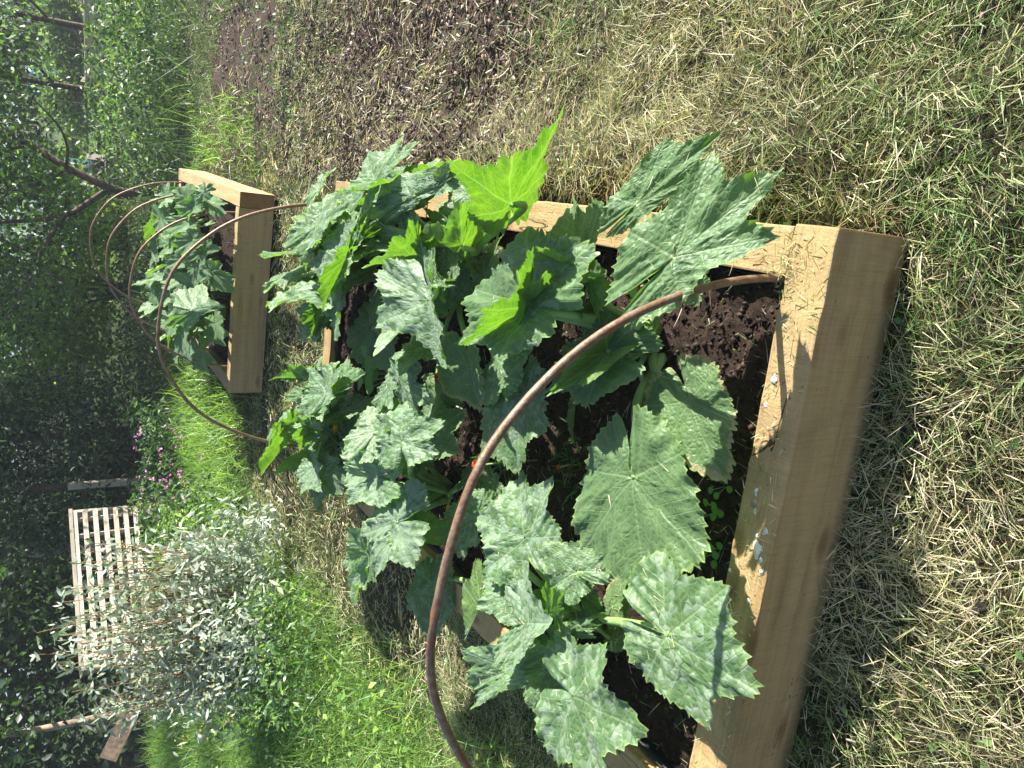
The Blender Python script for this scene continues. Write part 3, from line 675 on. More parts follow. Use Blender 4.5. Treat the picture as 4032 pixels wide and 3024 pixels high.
# ------------------------------------------------------------------ courgette plants
LEAVES = [
    ('P1', 0.42, 0, 0, [[-0.086, 0.147, 0.45], [0.093, 0.018, 0.37], [0.075, 0.159, 0.42], [-0.052, 0.016, 0.4]]),
    ('P1', 0.35, 0, 0, [[0.002, 0.316, 0.41], [0.131, 0.194, 0.37], [0.105, 0.307, 0.4], [0.066, 0.194, 0.38]]),
    ('P1', 0.4, 0, 0, [[-0.172, 0.514, 0.37], [-0.007, 0.628, 0.367], [-0.135, 0.726, 0.374], [-0.042, 0.477, 0.385]]),
    ('P1', 0.45, 0, 0, [[-0.271, 0.469, 0.329], [-0.236, 0.58, 0.336], [-0.314, 0.523, 0.331], [-0.211, 0.525, 0.33]]),
    ('P1', 0.4, 0, 0.1, [[-0.325, 0.441, 0.327], [-0.349, 0.637, 0.334], [-0.464, 0.584, 0.369], [-0.263, 0.503, 0.329]]),
    ('P1', 0.15, 0, 0.5, [[-0.383, 0.225, 0.269], [-0.502, 0.106, 0.285], [-0.378, 0.095, 0.261], [-0.517, 0.273, 0.295]]),
    ('P1', 0.1, 0, 1.0, [[-0.444, 0.375, 0.24], [-0.514, 0.368, 0.242], [-0.468, 0.329, 0.251], [-0.489, 0.411, 0.226]]),
    ('P1', 0.12, 0, 0.3, [[-0.568, 0.283, 0.337], [-0.766, 0.188, 0.357], [-0.617, 0.107, 0.342], [-0.745, 0.388, 0.364]]),
    ('P1', 0.2, 0, 0.1, [[-0.14, 0.23, 0.302], [-0.185, 0.269, 0.291], [-0.172, 0.206, 0.306], [-0.15, 0.296, 0.282]]),
    ('P1', 0.2, 0, 0.4, [[-0.5, 0.636, 0.241], [-0.589, 0.642, 0.241], [-0.535, 0.631, 0.249], [-0.55, 0.679, 0.225]]),
    ('P1', 0.4, 0, 0, [[-0.267, 0.38, 0.29], [-0.215, 0.416, 0.301], [-0.248, 0.447, 0.283], [-0.22, 0.366, 0.316]]),
    ('P6', 0.3, 0.5, 0.15, [[-0.802, 0.053, 0.4], [-0.801, -0.155, 0.381], [-0.661, -0.007, 0.36], [-0.925, -0.07, 0.403]]),
    ('P6', 0.38, 0.45, 0.05, [[-1.091, 0.295, 0.396], [-1.054, 0.104, 0.384], [-0.931, 0.268, 0.368], [-1.235, 0.172, 0.412]]),
    ('P6', 0.3, 0.9, 0, [[-1.01, 0.485, 0.413], [-0.951, 0.38, 0.421], [-0.889, 0.543, 0.402], [-1.112, 0.475, 0.455]]),
    ('P6', 0.4, 0.4, 0, [[-1.189, 0.557, 0.388], [-1.388, 0.791, 0.405], [-1.331, 0.638, 0.42], [-1.232, 0.74, 0.401]]),
    ('P6', 0.3, 0.8, 0, [[-1.135, 0.785, 0.359], [-1.253, 0.809, 0.385], [-1.195, 0.863, 0.351], [-1.103, 0.883, 0.364]]),
    ('P6', 0.35, 0.5, 0, [[-0.991, 0.574, 0.395], [-1.021, 0.749, 0.395], [-1.078, 0.679, 0.421], [-0.942, 0.655, 0.403]]),
    ('P6', 0.12, 0.5, 0.2, [[-0.827, 0.372, 0.377], [-0.817, 0.493, 0.384], [-0.903, 0.441, 0.392], [-0.761, 0.345, 0.354]]),
    ('P6', 0.3, 0.1, 0.2, [[-0.986, 0.388, 0.362], [-0.905, 0.271, 0.375], [-0.932, 0.342, 0.363], [-0.959, 0.307, 0.364]]),
    ('P6', 0.1, 0.3, 0.2, [[-1.02, 0.356, 0.244], [-0.969, 0.309, 0.251], [-0.993, 0.378, 0.229], [-1.005, 0.303, 0.248]]),
    ('P6', 0.2, 0.0, 0.6, [[-0.942, 0.381, 0.242], [-0.855, 0.383, 0.217], [-0.921, 0.428, 0.222], [-0.896, 0.324, 0.23]]),
    ('P6', 0.35, 0.4, 0.1, [[-0.942, 0.41, 0.402], [-0.829, 0.37, 0.458], [-0.864, 0.356, 0.426], [-0.882, 0.399, 0.445]]),
    ('P6', 0.38, 0.7, 0, [[-0.844, 0.603, 0.365], [-0.724, 0.735, 0.339], [-0.896, 0.802, 0.39], [-0.694, 0.558, 0.339]]),
    ('P6', 0.2, 0.3, 0.2, [[-0.898, 0.925, 0.266], [-0.903, 1.071, 0.258], [-0.946, 1.031, 0.275], [-0.822, 0.958, 0.247]]),
    ('P6', 0.3, 0.4, 0.2, [[-0.935, 0.94, 0.316], [-1.075, 0.961, 0.35], [-0.976, 0.856, 0.345], [-1.047, 1.074, 0.351]]),
    ('P6', 0.25, 0.4, 0.2, [[-1.344, 1.311, 0.233], [-1.52, 1.27, 0.259], [-1.363, 1.169, 0.224], [-1.478, 1.425, 0.257]]),
    ('P6', 0.2, 0.1, 0.2, [[-0.973, 0.509, 0.248], [-0.902, 0.585, 0.24], [-0.974, 0.679, 0.266], [-0.9, 0.466, 0.252]]),
    ('P6', 0.2, 0.3, 0.2, [[-1.188, 0.516, 0.272], [-1.32, 0.547, 0.306], [-1.217, 0.43, 0.282], [-1.288, 0.629, 0.288]]),
    ('P2', 0.35, 0.6, 0, [[-0.735, 1.084, 0.506], [-0.628, 1.159, 0.486], [-0.75, 1.278, 0.507], [-0.638, 0.935, 0.455]]),
    ('P2', 0.35, 0.7, 0, [[-0.767, 1.124, 0.468], [-0.91, 1.149, 0.508], [-0.755, 1.032, 0.469], [-0.817, 1.25, 0.485]]),
    ('P2', 0.3, 0.1, 0, [[-0.879, 1.297, 0.414], [-0.852, 1.248, 0.492], [-0.825, 1.284, 0.454], [-0.894, 1.227, 0.446]]),
    ('P2', 0.42, 0.9, 0, [[-0.965, 1.394, 0.444], [-1.07, 1.731, 0.448], [-1.11, 1.506, 0.463], [-0.935, 1.616, 0.462]]),
    ('P2', 0.2, 0.2, 0.1, [[-1.196, 2.118, 0.347], [-1.266, 2.006, 0.327], [-1.17, 1.963, 0.324], [-1.299, 2.171, 0.349]]),
    ('P2', 0.15, 0.5, 0.1, [[-1.276, 2.352, 0.291], [-1.485, 2.303, 0.321], [-1.323, 2.223, 0.306], [-1.408, 2.447, 0.298]]),
    ('P2', 0.5, 1.0, 0, [[-1.032, 1.175, 0.455], [-1.19, 1.451, 0.483], [-1.241, 1.214, 0.477], [-0.996, 1.344, 0.435]]),
    ('P2', 0.4, 0.9, 0, [[-1.262, 1.504, 0.379], [-1.513, 1.556, 0.433], [-1.355, 1.403, 0.426], [-1.401, 1.679, 0.4]]),
    ('P2', 0.4, 0.6, 0, [[-1.035, 1.274, 0.417], [-0.996, 1.343, 0.435], [-1.062, 1.358, 0.434], [-0.969, 1.256, 0.426]]),
    ('P2', 0.3, 0.3, 0, [[-1.049, 1.793, 0.364], [-0.958, 1.757, 0.342], [-0.995, 1.873, 0.345], [-0.986, 1.677, 0.34]]),
    ('P2', 0.2, 0.3, 0.2, [[-0.801, 1.269, 0.345], [-0.907, 1.273, 0.354], [-0.841, 1.172, 0.349], [-0.898, 1.369, 0.356]]),
    ('P2', 0.15, 0.2, 0.3, [[-0.875, 1.105, 0.26], [-0.789, 1.087, 0.237], [-0.845, 1.159, 0.229], [-0.818, 0.995, 0.225]]),
    ('P3', 0.42, 0.1, 0, [[-0.023, 0.74, 0.442], [0.104, 0.48, 0.631], [0.143, 0.505, 0.48], [-0.002, 0.645, 0.634]]),
    ('P3', 0.45, 0.3, 0, [[-0.15, 1.004, 0.417], [-0.022, 0.812, 0.547], [0.017, 0.855, 0.442], [-0.154, 1.182, 0.433]]),
    ('P3', 0.45, 1.0, 0, [[-0.307, 1.019, 0.497], [-0.475, 0.91, 0.502], [-0.318, 0.862, 0.536], [-0.386, 1.22, 0.551]]),
    ('P3', 0.45, 0.8, 0, [[-0.261, 1.097, 0.449], [-0.15, 1.182, 0.469], [-0.212, 1.237, 0.447], [-0.179, 1.053, 0.469]]),
    ('P3', 0.5, 0.8, 0, [[-0.278, 1.166, 0.449], [-0.325, 1.453, 0.461], [-0.325, 1.271, 0.484], [-0.282, 1.341, 0.453]]),
    ('P3', 0.4, 0.4, 0, [[-0.213, 1.286, 0.416], [-0.258, 1.399, 0.542], [-0.17, 1.171, 0.527], [-0.267, 1.457, 0.439]]),
    ('P3', 0.35, 0.8, 0, [[-0.193, 1.43, 0.399], [-0.19, 1.769, 0.379], [-0.217, 1.651, 0.418], [-0.127, 1.586, 0.427]]),
    ('P3', 0.4, 0.6, 0, [[-0.187, 1.315, 0.408], [-0.051, 1.385, 0.433], [-0.101, 1.477, 0.405], [-0.098, 1.232, 0.445]]),
    ('P3', 0.45, 0.6, 0, [[-0.159, 1.132, 0.347], [-0.04, 1.216, 0.368], [-0.085, 1.318, 0.357], [-0.055, 1.101, 0.393]]),
    ('P1', 0.35, 0.12, 0, [[-0.247, 0.573, 0.459], [-0.25, 0.871, 0.446], [-0.389, 0.85, 0.483], [-0.094, 0.652, 0.435]]),
    ('P3', 0.25, 0.3, 0.2, [[-0.511, 0.759, 0.331], [-0.694, 0.71, 0.359], [-0.542, 0.623, 0.335], [-0.658, 0.881, 0.36]]),
    ('P3', 0.3, 0.4, 0.2, [[-0.48, 0.829, 0.341], [-0.382, 0.876, 0.31], [-0.499, 0.944, 0.338], [-0.399, 0.757, 0.318]]),
    ('P3', 0.15, 0.0, 0.7, [[-0.497, 1.03, 0.337], [-0.628, 0.95, 0.335], [-0.535, 0.901, 0.347], [-0.587, 1.138, 0.352]]),
    ('P3', 0.2, 0.1, 0.4, [[-0.136, 1.118, 0.295], [-0.038, 1.168, 0.285], [-0.112, 1.214, 0.294], [-0.073, 1.081, 0.296]]),
    ('P3', 0.25, 0.5, 0.4, [[-0.236, 1.061, 0.303], [-0.122, 1.058, 0.281], [-0.183, 1.129, 0.286], [-0.159, 0.988, 0.292]]),
    ('P3', 0.1, 0.1, 0.9, [[-0.272, 0.944, 0.215], [-0.281, 0.874, 0.226], [-0.229, 0.908, 0.212], [-0.304, 0.989, 0.223]]),
    ('P3', 0.5, 0.6, 0, [[-0.206, 1.087, 0.398], [-0.122, 1.099, 0.402], [-0.177, 1.169, 0.404], [-0.154, 1.03, 0.408]]),
    ('P3', 0.4, 0.4, 0, [[-0.599, 1.286, 0.433], [-0.709, 1.197, 0.42], [-0.611, 1.139, 0.396], [-0.681, 1.325, 0.407]]),
    ('P3', 0.4, 0.5, 0, [[-0.647, 1.453, 0.388], [-0.785, 1.506, 0.42], [-0.71, 1.376, 0.415], [-0.734, 1.581, 0.389]]),
    ('P3', 0.15, 0.2, 0.3, [[-0.639, 1.333, 0.292], [-0.701, 1.255, 0.285], [-0.638, 1.194, 0.263], [-0.697, 1.371, 0.274]]),
    ('P3', 0.15, 0.0, 0.3, [[-0.517, 1.908, 0.275], [-0.733, 1.966, 0.318], [-0.608, 1.711, 0.273], [-0.629, 2.133, 0.279]]),
    ('P3', 0.2, 0.0, 0.4, [[-0.408, 1.738, 0.34], [-0.559, 1.712, 0.344], [-0.465, 1.641, 0.343], [-0.484, 1.819, 0.334]]),
    ('P4', 0.4, 0.5, 0, [[-0.001, 1.491, 0.49], [0.158, 1.421, 0.44], [0.066, 1.627, 0.487], [0.09, 1.319, 0.474]]),
    ('P4', 0.3, 0.0, 0.2, [[-0.011, 1.667, 0.392], [0.067, 1.549, 0.365], [0.047, 1.722, 0.369], [-0.025, 1.533, 0.375]]),
    ('P4', 0.2, 0.9, 0, [[-0.036, 1.255, 0.47], [0.05, 1.079, 0.443], [0.016, 1.348, 0.472], [-0.01, 1.127, 0.438]]),
    ('P4', 0.15, 0.9, 0, [[-0.052, 1.395, 0.431], [-0.132, 1.68, 0.429], [-0.112, 1.467, 0.414], [-0.046, 1.599, 0.435]]),
    ('P4', 0.3, 0.5, 0, [[0.013, 1.116, 0.441], [0.049, 0.99, 0.443], [0.053, 1.086, 0.455], [-0.003, 1.049, 0.442]]),
    ('P4', 0.2, 0.4, 0, [[-0.183, 1.998, 0.5], [-0.014, 1.828, 0.416], [-0.091, 2.08, 0.463], [-0.139, 1.832, 0.48]]),
    ('P4', 0.3, 0.2, 0, [[-0.183, 2.131, 0.453], [-0.178, 2.254, 0.513], [-0.105, 2.214, 0.466], [-0.224, 2.076, 0.527]]),
    ('P4', 0.35, 0.7, 0, [[-0.271, 1.739, 0.475], [-0.443, 1.815, 0.513], [-0.302, 1.596, 0.507], [-0.313, 1.973, 0.505]]),
    ('P4', 0.35, 0.5, 0, [[-0.271, 1.74, 0.475], [-0.137, 1.734, 0.469], [-0.187, 1.852, 0.469], [-0.199, 1.641, 0.49]]),
    ('P4', 0.35, 0.3, 0, [[-0.224, 2.172, 0.437], [-0.359, 2.277, 0.471], [-0.31, 2.072, 0.484], [-0.289, 2.404, 0.459]]),
    ('P4', 0.3, 0.5, 0.0, [[-0.312, 1.92, 0.41], [-0.605, 1.897, 0.452], [-0.407, 1.784, 0.442], [-0.468, 2.055, 0.418]]),
    ('P4', 0.4, 0.3, 0, [[-0.221, 1.818, 0.415], [-0.129, 1.739, 0.39], [-0.176, 1.875, 0.398], [-0.18, 1.69, 0.411]]),
    ('P4', 0.3, 0.1, 0, [[-0.077, 1.841, 0.393], [-0.059, 1.942, 0.408], [-0.106, 1.903, 0.406], [-0.041, 1.816, 0.405]]),
    ('P4', 0.4, 0.5, 0, [[-0.541, 2.281, 0.372], [-0.692, 2.395, 0.422], [-0.657, 2.189, 0.388], [-0.57, 2.469, 0.4]]),
    ('P4', 0.3, 0.5, 0, [[-0.192, 1.638, 0.344], [-0.125, 1.741, 0.351], [-0.176, 1.791, 0.339], [-0.138, 1.592, 0.363]]),
    ('P5', 0.35, 0.6, 0, [[-0.801, 1.9, 0.452], [-0.666, 1.917, 0.416], [-0.77, 2.075, 0.468], [-0.694, 1.783, 0.45]]),
    ('P5', 0.35, 0.4, 0, [[-0.805, 1.883, 0.448], [-0.671, 1.71, 0.402], [-0.688, 1.881, 0.391], [-0.757, 1.755, 0.419]]),
    ('P5', 0.3, 0.7, 0, [[-0.829, 1.991, 0.413], [-0.958, 2.118, 0.474], [-0.891, 1.873, 0.452], [-0.923, 2.238, 0.439]]),
    ('P5', 0.3, 0.3, 0, [[-0.837, 2.267, 0.422], [-0.878, 2.491, 0.469], [-0.748, 2.143, 0.479], [-0.875, 2.42, 0.462]]),
    ('P5', 0.3, 0.6, 0, [[-1.198, 2.515, 0.399], [-1.285, 2.385, 0.566], [-1.084, 2.35, 0.49], [-1.358, 2.635, 0.439]]),
    ('P5', 0.35, 0.6, 0, [[-1.038, 2.212, 0.427], [-1.064, 2.419, 0.475], [-0.945, 2.086, 0.49], [-1.121, 2.375, 0.46]]),
    ('P5', 0.3, 0.2, 0, [[-1.056, 2.218, 0.371], [-1.151, 2.286, 0.431], [-1.039, 2.157, 0.469], [-1.163, 2.311, 0.374]]),
    ('P5', 0.2, 0.2, 0.2, [[-1.022, 2.071, 0.282], [-0.947, 1.951, 0.254], [-0.939, 2.058, 0.247], [-1.0, 1.999, 0.271]]),
    ('P5', 0.2, 0.4, 0.2, [[-1.081, 2.048, 0.3], [-1.133, 2.003, 0.299], [-1.076, 1.952, 0.283], [-1.151, 2.096, 0.304]]),
    ('P5', 0.3, 0.1, 0.1, [[-0.981, 2.523, 0.356], [-1.029, 2.76, 0.364], [-1.048, 2.66, 0.362], [-0.965, 2.6, 0.341]]),
    ('P5', 0.3, 0.1, 0.1, [[-0.868, 2.255, 0.378], [-0.895, 2.414, 0.38], [-0.913, 2.347, 0.386], [-0.849, 2.314, 0.374]]),
    ('P1', 0.35, 0, 0, [[-0.325, 0.44, 0.327], [-0.439, 0.49, 0.435], [-0.342, 0.445, 0.445], [-0.369, 0.385, 0.397]]),
    ('P1', 0.3, 0, 0, [[-0.252, 0.61, 0.434], [-0.362, 0.724, 0.541], [-0.246, 0.574, 0.568], [-0.321, 0.733, 0.402]]),
    ('P1', 0.3, 0, 0, [[-0.245, 0.595, 0.447], [-0.107, 0.493, 0.541], [-0.163, 0.543, 0.487], [-0.188, 0.516, 0.542]]),
    ('P1', 0.35, 0, 0, [[-0.171, 0.5, 0.381], [-0.124, 0.581, 0.469], [-0.108, 0.487, 0.485], [-0.173, 0.605, 0.38]]),
    ('P4', 0.35, 0, 0, [[-0.221, 1.816, 0.416], [-0.117, 1.551, 0.459], [-0.182, 1.642, 0.421], [-0.152, 1.664, 0.473]]),
    ('P3', 0.35, 0, 0, [[-0.186, 1.28, 0.424], [-0.099, 1.145, 0.517], [-0.134, 1.172, 0.467], [-0.15, 1.214, 0.496]]),
    ('P4', 0.35, 0.1, 0, [[-0.267, 1.761, 0.458], [-0.43, 1.763, 0.544], [-0.32, 1.661, 0.562], [-0.385, 1.861, 0.441]]),
    ('P4', 0.35, 0.1, 0, [[-0.533, 2.232, 0.382], [-0.644, 2.173, 0.46], [-0.559, 2.138, 0.487], [-0.651, 2.288, 0.359]]),
    ('P4', 0.35, 0, 0, [[-0.092, 1.83, 0.402], [-0.038, 1.698, 0.477], [-0.052, 1.735, 0.427], [-0.069, 1.76, 0.465]]),
    ('P4', 0.35, 0, 0, [[0.011, 1.137, 0.43], [0.047, 0.902, 0.49], [0.016, 1.012, 0.458], [0.041, 0.979, 0.491]]),
    ('P4', 0.35, 0, 0, [[-0.144, 1.93, 0.406], [-0.112, 1.894, 0.473], [-0.099, 1.87, 0.469], [-0.15, 2.004, 0.412]]),
    ('P5', 0.35, 0, 0, [[-0.835, 2.256, 0.426], [-0.845, 2.383, 0.497], [-0.757, 2.18, 0.505], [-0.872, 2.409, 0.445]]),
    ('P2', 0.35, 0, 0, [[-0.775, 1.185, 0.424], [-0.792, 1.266, 0.49], [-0.72, 1.164, 0.505], [-0.821, 1.281, 0.424]]),
    ('F1', 0.35, 0.3, 0, [[-0.816, 3.842, 0.6], [-0.76, 3.674, 0.482], [-0.688, 3.946, 0.541], [-0.937, 3.944, 0.608]]),
    ('F1', 0.35, 0.2, 0, [[-0.82, 4.163, 0.597], [-0.972, 4.26, 0.624], [-0.923, 4.001, 0.591], [-0.896, 4.413, 0.618]]),
    ('F2', 0.3, 0.0, 0.2, [[-0.486, 4.062, 0.501], [-0.457, 3.874, 0.449], [-0.413, 3.975, 0.485], [-0.559, 4.137, 0.515]]),
    ('F2', 0.3, 0.0, 0.2, [[-0.604, 3.943, 0.47], [-0.689, 3.787, 0.409], [-0.583, 3.686, 0.418], [-0.724, 4.055, 0.459]]),
    ('F2', 0.3, 0.2, 0.1, [[-0.601, 4.147, 0.512], [-0.694, 4.012, 0.483], [-0.588, 3.935, 0.476], [-0.711, 4.239, 0.51]]),
    ('F1', 0.25, 0.0, 0.3, [[-0.925, 4.036, 0.424], [-1.038, 3.925, 0.416], [-0.932, 3.82, 0.389], [-1.047, 4.147, 0.438]]),
    ('F3', 0.3, 0.2, 0.1, [[-0.147, 3.856, 0.554], [-0.22, 3.968, 0.557], [-0.167, 3.723, 0.533], [-0.172, 4.083, 0.555]]),
    ('F3', 0.3, 0.0, 0.2, [[-0.21, 4.101, 0.468], [-0.252, 3.805, 0.459], [-0.187, 3.912, 0.425], [-0.283, 4.011, 0.472]]),
    ('F3', 0.3, 0.1, 0.0, [[-0.2, 4.338, 0.555], [-0.256, 4.709, 0.589], [-0.256, 4.45, 0.566], [-0.167, 4.598, 0.592]]),
    ('F3', 0.3, 0.1, 0.0, [[-0.236, 4.15, 0.541], [-0.328, 4.5, 0.587], [-0.323, 4.24, 0.561], [-0.238, 4.395, 0.575]]),
    ('F2', 0.3, 0.1, 0.0, [[-0.453, 4.279, 0.527], [-0.545, 4.642, 0.592], [-0.557, 4.371, 0.57], [-0.447, 4.525, 0.58]]),
    ('F2', 0.3, 0.1, 0.0, [[-0.357, 4.562, 0.496], [-0.449, 4.951, 0.589], [-0.459, 4.668, 0.573], [-0.348, 4.829, 0.568]]),
    ('F1', 0.3, 0.2, 0.0, [[-0.794, 4.701, 0.51], [-0.802, 5.123, 0.6], [-0.853, 4.949, 0.589], [-0.709, 4.856, 0.555]]),
    ('F1', 0.3, 0.2, 0.0, [[-1.058, 4.274, 0.573], [-1.207, 4.167, 0.547], [-1.08, 4.053, 0.54], [-1.188, 4.397, 0.565]]),
    ('F1', 0.3, 0.0, 0.2, [[-1.148, 4.296, 0.462], [-1.276, 4.165, 0.45], [-1.149, 4.063, 0.434], [-1.298, 4.405, 0.479]]),
    ('F1', 0.3, 0.1, 0.0, [[-0.971, 4.452, 0.578], [-1.117, 4.564, 0.622], [-1.064, 4.3, 0.615], [-1.056, 4.718, 0.609]]),
    ('F2', 0.3, 0.2, 0.0, [[-0.602, 4.584, 0.518], [-0.705, 4.953, 0.592], [-0.704, 4.671, 0.567], [-0.617, 4.832, 0.578]]),
    ('F1', 0.3, 0.1, 0.0, [[-1.043, 4.663, 0.526], [-1.08, 5.058, 0.603], [-1.109, 4.81, 0.586], [-0.995, 4.901, 0.593]]),
]

CROWN = {'P1': (-.305, .465), 'P2': (-1.04, 1.383), 'P3': (-.254, 1.381), 'P4': (-.326, 2.286), 'P5': (-1.059, 2.412), 'P6': (-1.055, .537),
         'F1': (-.97, 4.72), 'F2': (-.60, 5.1), 'F3': (-.42, 5.75), 'F4': (-1.0, 5.85)}
PLAB = {'P1': 'courgette plant in the near right corner of the front bed by the hoop',
        'P2': 'courgette plant with open crown, half way along the left side of the front bed',
        'P3': 'courgette plant with glowing yellow green leaves, middle right of the front bed',
        'P4': 'courgette plant in the far right corner of the front bed, leaning over the sleeper',
        'P5': 'courgette plant in the far left corner of the front bed by the hoop',
        'P6': 'courgette plant with large silver mottled leaves, near left corner of the front bed',
        'F1': 'courgette plant with one big star shaped leaf, near left in the second bed',
        'F2': 'courgette plant in the middle of the second bed, beside orange marigolds',
        'F3': 'courgette plant in the right part of the second bed, along the sunlit sleeper',
        'F4': 'courgette plant at the far left end of the second bed'}
surf = []
counts = {}
rows = {k: [] for k in CROWN}
for r_ in LEAVES: rows[r_[0]].append(r_)
def rand_leaf(c, zc, az, reach, z, s, tilt=.25):
    b = np.array([c[0] + math.cos(az) * reach, c[1] + math.sin(az) * reach, z])
    d = np.array([math.cos(az), math.sin(az), -.15]); l = np.array([-math.sin(az), math.cos(az), 0])
    st = 1.25 if random.random() < .3 else .28
    def drop(v): return np.array([v[0] * (1 if st < 1 else .6), v[1], v[2] - st * v[0] + random.uniform(-.05, .03) * 1.0])
    T = b + drop(d * s); A = b + drop((d * .4 + l * .7) * s); Cc = b + drop((d * .4 - l * .7) * s)
    return [b, T, A, Cc]
rl = random.Random(3)
for key, c in CROWN.items():
    far = key[0] == 'F'; zc = .20 if far else .165
    extra = 0 if not far else {'F1': 22, 'F2': 22, 'F3': 26, 'F4': 26}[key]
    for k in range(extra):
        az = rl.uniform(0, 6.28); random.seed(k + ord(key[1]))
        rows[key].append((key, rl.uniform(.2, .4), rl.choice([0, .1, .3, .5]), rl.choice([0, 0, .2]), rand_leaf(c, zc, az, rl.uniform(.06, .25), rl.uniform(.34, .55), rl.uniform(.10, .17))))
    if key in ('P3', 'P4', 'P5', 'P2'):                               # half grown leaves filling the far half
        for k in range({'P3': 8, 'P4': 14, 'P5': 12, 'P2': 5}[key]):
            az = rl.uniform(0, 6.28); random.seed(k + 991 * ord(key[1]))
            rows[key].append((key, rl.uniform(.25, .45), rl.choice([0, .2, .6, .9]), rl.choice([0, 0, .2]), rand_leaf(c, zc, az, rl.uniform(.07, .30), rl.uniform(.28, .46), rl.uniform(.09, .17))))
    if not far:                                                       # young low leaves round every crown
        for k in range(0 if key in ('P1', 'P2') else 4):
            az = rl.uniform(0, 6.28); random.seed(k + 77 * ord(key[1]))
            rows[key].append((key, .35, .2, 0, rand_leaf(c, zc, az, rl.uniform(.03, .12), rl.uniform(.24, .33), rl.uniform(.05, .10))))
    org = np.array([c[0], c[1], zc - .02])
    pl = empty('courgette_plant', tuple(org)); tag(pl, PLAB[key], 'courgette plant', 'courgette plants in the two raised beds')
    crown = np.array([c[0], c[1], zc])
    for k, row in enumerate(rows[key]):
        big = not far
        V, F_, N = add_leaf(pl, org, row, ord(key[0]) * 7 + ord(key[1]) * 131 + k * 17, crown, 1.0 if big else .5)
        if not far: surf.append((key, V, F_, N))
    # stubby stem with buds
    sp = []
    for q in range(7):
        a = q * 2.4; e = np.array([math.cos(a) * .035, math.sin(a) * .035, .03 + .035 * (q % 3)])
        sp.append((spline([np.array([0, 0, 0.0]), e * .6 + np.array([0, 0, .01]), e], 4), np.array([.007] * 4 + [.006] * 4 + [.003])))
    sp.append((np.array([[0, 0, -.02], [0, 0, .02], [.004, .003, .05]]), np.array([.018, .015, .005])))
    tubes('stem', sp, STALK, pl, 8)

def fruit(pl_loc, a, length, r, label):
    P = spline([np.array([0, 0, 0.0]), np.array([math.cos(a) * length * .5, math.sin(a) * length * .5, .02]), np.array([math.cos(a) * length, math.sin(a) * length, .015])], 8)
    o = tube('courgette_fruit', P, np.concatenate([np.linspace(r * .5, r, 6), np.full(len(P) - 8, r), [r * .8, r * .4]]), simple('young_fruit', (.05, .13, .02), .35), None, 10)
    o.location = pl_loc; tag(o, label, 'courgette'); return o

def flower(loc, dirv, L_, label, open_=.35, base=(0.85, 0.47, 0.02)):
    dirv = np.array(dirv, float); dirv /= np.linalg.norm(dirv)
    a = np.cross(dirv, [0, 0, 1.0]); a /= np.linalg.norm(a); b = np.cross(dirv, a)
    root = empty('courgette_flower', loc); tag(root, label, 'flower')
    for k in range(5):
        th = k * 2 * math.pi / 5; pts = []
        for t in np.linspace(0, 1, 6):
            rad = L_ * (.10 + open_ * t ** 1.6); w_ = .42 * math.sin(math.pi * (.18 + .72 * t)) + .12
            for sgn in (-1, 0, 1):
                tt = th + sgn * w_ * (1.4 if t < .8 else .7)
                pts.append(dirv * L_ * t * (1 if sgn == 0 else .97) + (a * math.cos(tt) + b * math.sin(tt)) * rad)
        F = []
        for i_ in range(5):
            for j_ in range(2): F.append((i_ * 3 + j_, i_ * 3 + j_ + 1, i_ * 3 + j_ + 4, i_ * 3 + j_ + 3))
        C = np.ones((18, 4)); C[:, :3] = base
        obj_from('petal', np.array(pts), np.array(F), PETAL, root, smooth=True, attrs={'Col': ('FLOAT_COLOR', C)})
    tube('flower_stalk', [(0, 0, 0), tuple(-dirv * .05 + np.array([0, 0, -.01])), tuple(-dirv * .09 + np.array([0, 0, -.06]))], .004, STALK, root, 6)
    return root
flower((-1.005, 1.20, .262), (-.75, -.6, .25), .062, 'closed yellow courgette flower lying by the open crown on the left of the bed', .10)
flower((-.985, 2.11, .33), (-.4, -.8, .3), .06, 'yellow courgette flower bud in the far left corner of the front bed', .08)
flower((-.30, 1.52, .30), (-.3, -.6, .5), .07, 'yellow flower deep among the stalks of the glowing middle plant', .15, (.85, .38, .02))
fruit((-1.03, 1.25, .185), -1.2, .12, .013, 'small green courgette under the yellow flower')
fruit((-.33, .49, .185), 2.6, .09, .010, 'tiny ribbed courgette at the near right crown')

# marigolds
def marigold(loc, h, label, grp, s=1.0):
    root = empty('marigold', loc); tag(root, label, 'marigold', grp)
    N = 46; a = rng.random(N) * 6.28; e = rng.random(N) ** .6
    P = np.zeros((N, 3)); P[:, 2] = h
    d = np.stack([np.cos(a) * e, np.sin(a) * e, .25 + .9 * (1 - e)], -1)
    blades('petals', P, d, np.full(N, .024 * s), np.full(N, .012 * s), mixcol(N, [(0.75, 0.13, 0.01), (0.55, 0.07, 0.01), (.85, .25, .015)]), PETAL, bend=-.3, seg=2, taper=.9, parent=root)
    tube('stem', [(0, 0, -.02), (.004, .003, h * .5), (0, 0, h)], .0025, STALK, root, 6)
    N = 90; k = rng.random(N); P = np.stack([rng.normal(size=N) * .045, rng.normal(size=N) * .045, h * (.1 + .75 * k)], -1)
    blades('foliage', P, rng.normal(size=(N, 3)) + np.array([0, 0, .3]), np.full(N, .035), np.full(N, .006), mixcol(N, [(0.03, 0.085, 0.02), (.05, .12, .03)]), LEAFC, bend=.2, parent=root)
G = 'orange marigolds between the courgettes'
marigold((-.752, .893, .145), .20, 'orange marigold in the middle of the front bed under the hoop', G)
marigold((-.605, 1.325, .145), .13, 'dark orange marigold shaded beneath mottled leaves in the front bed', G, .8)
marigold((-.70, .70, .145), .07, 'low ferny marigold without open bloom on the compost', G, .3)
marigold((-.78, 4.50, .215), .17, 'bright orange marigold nearest the front sleeper of the second bed', G, 1.2)
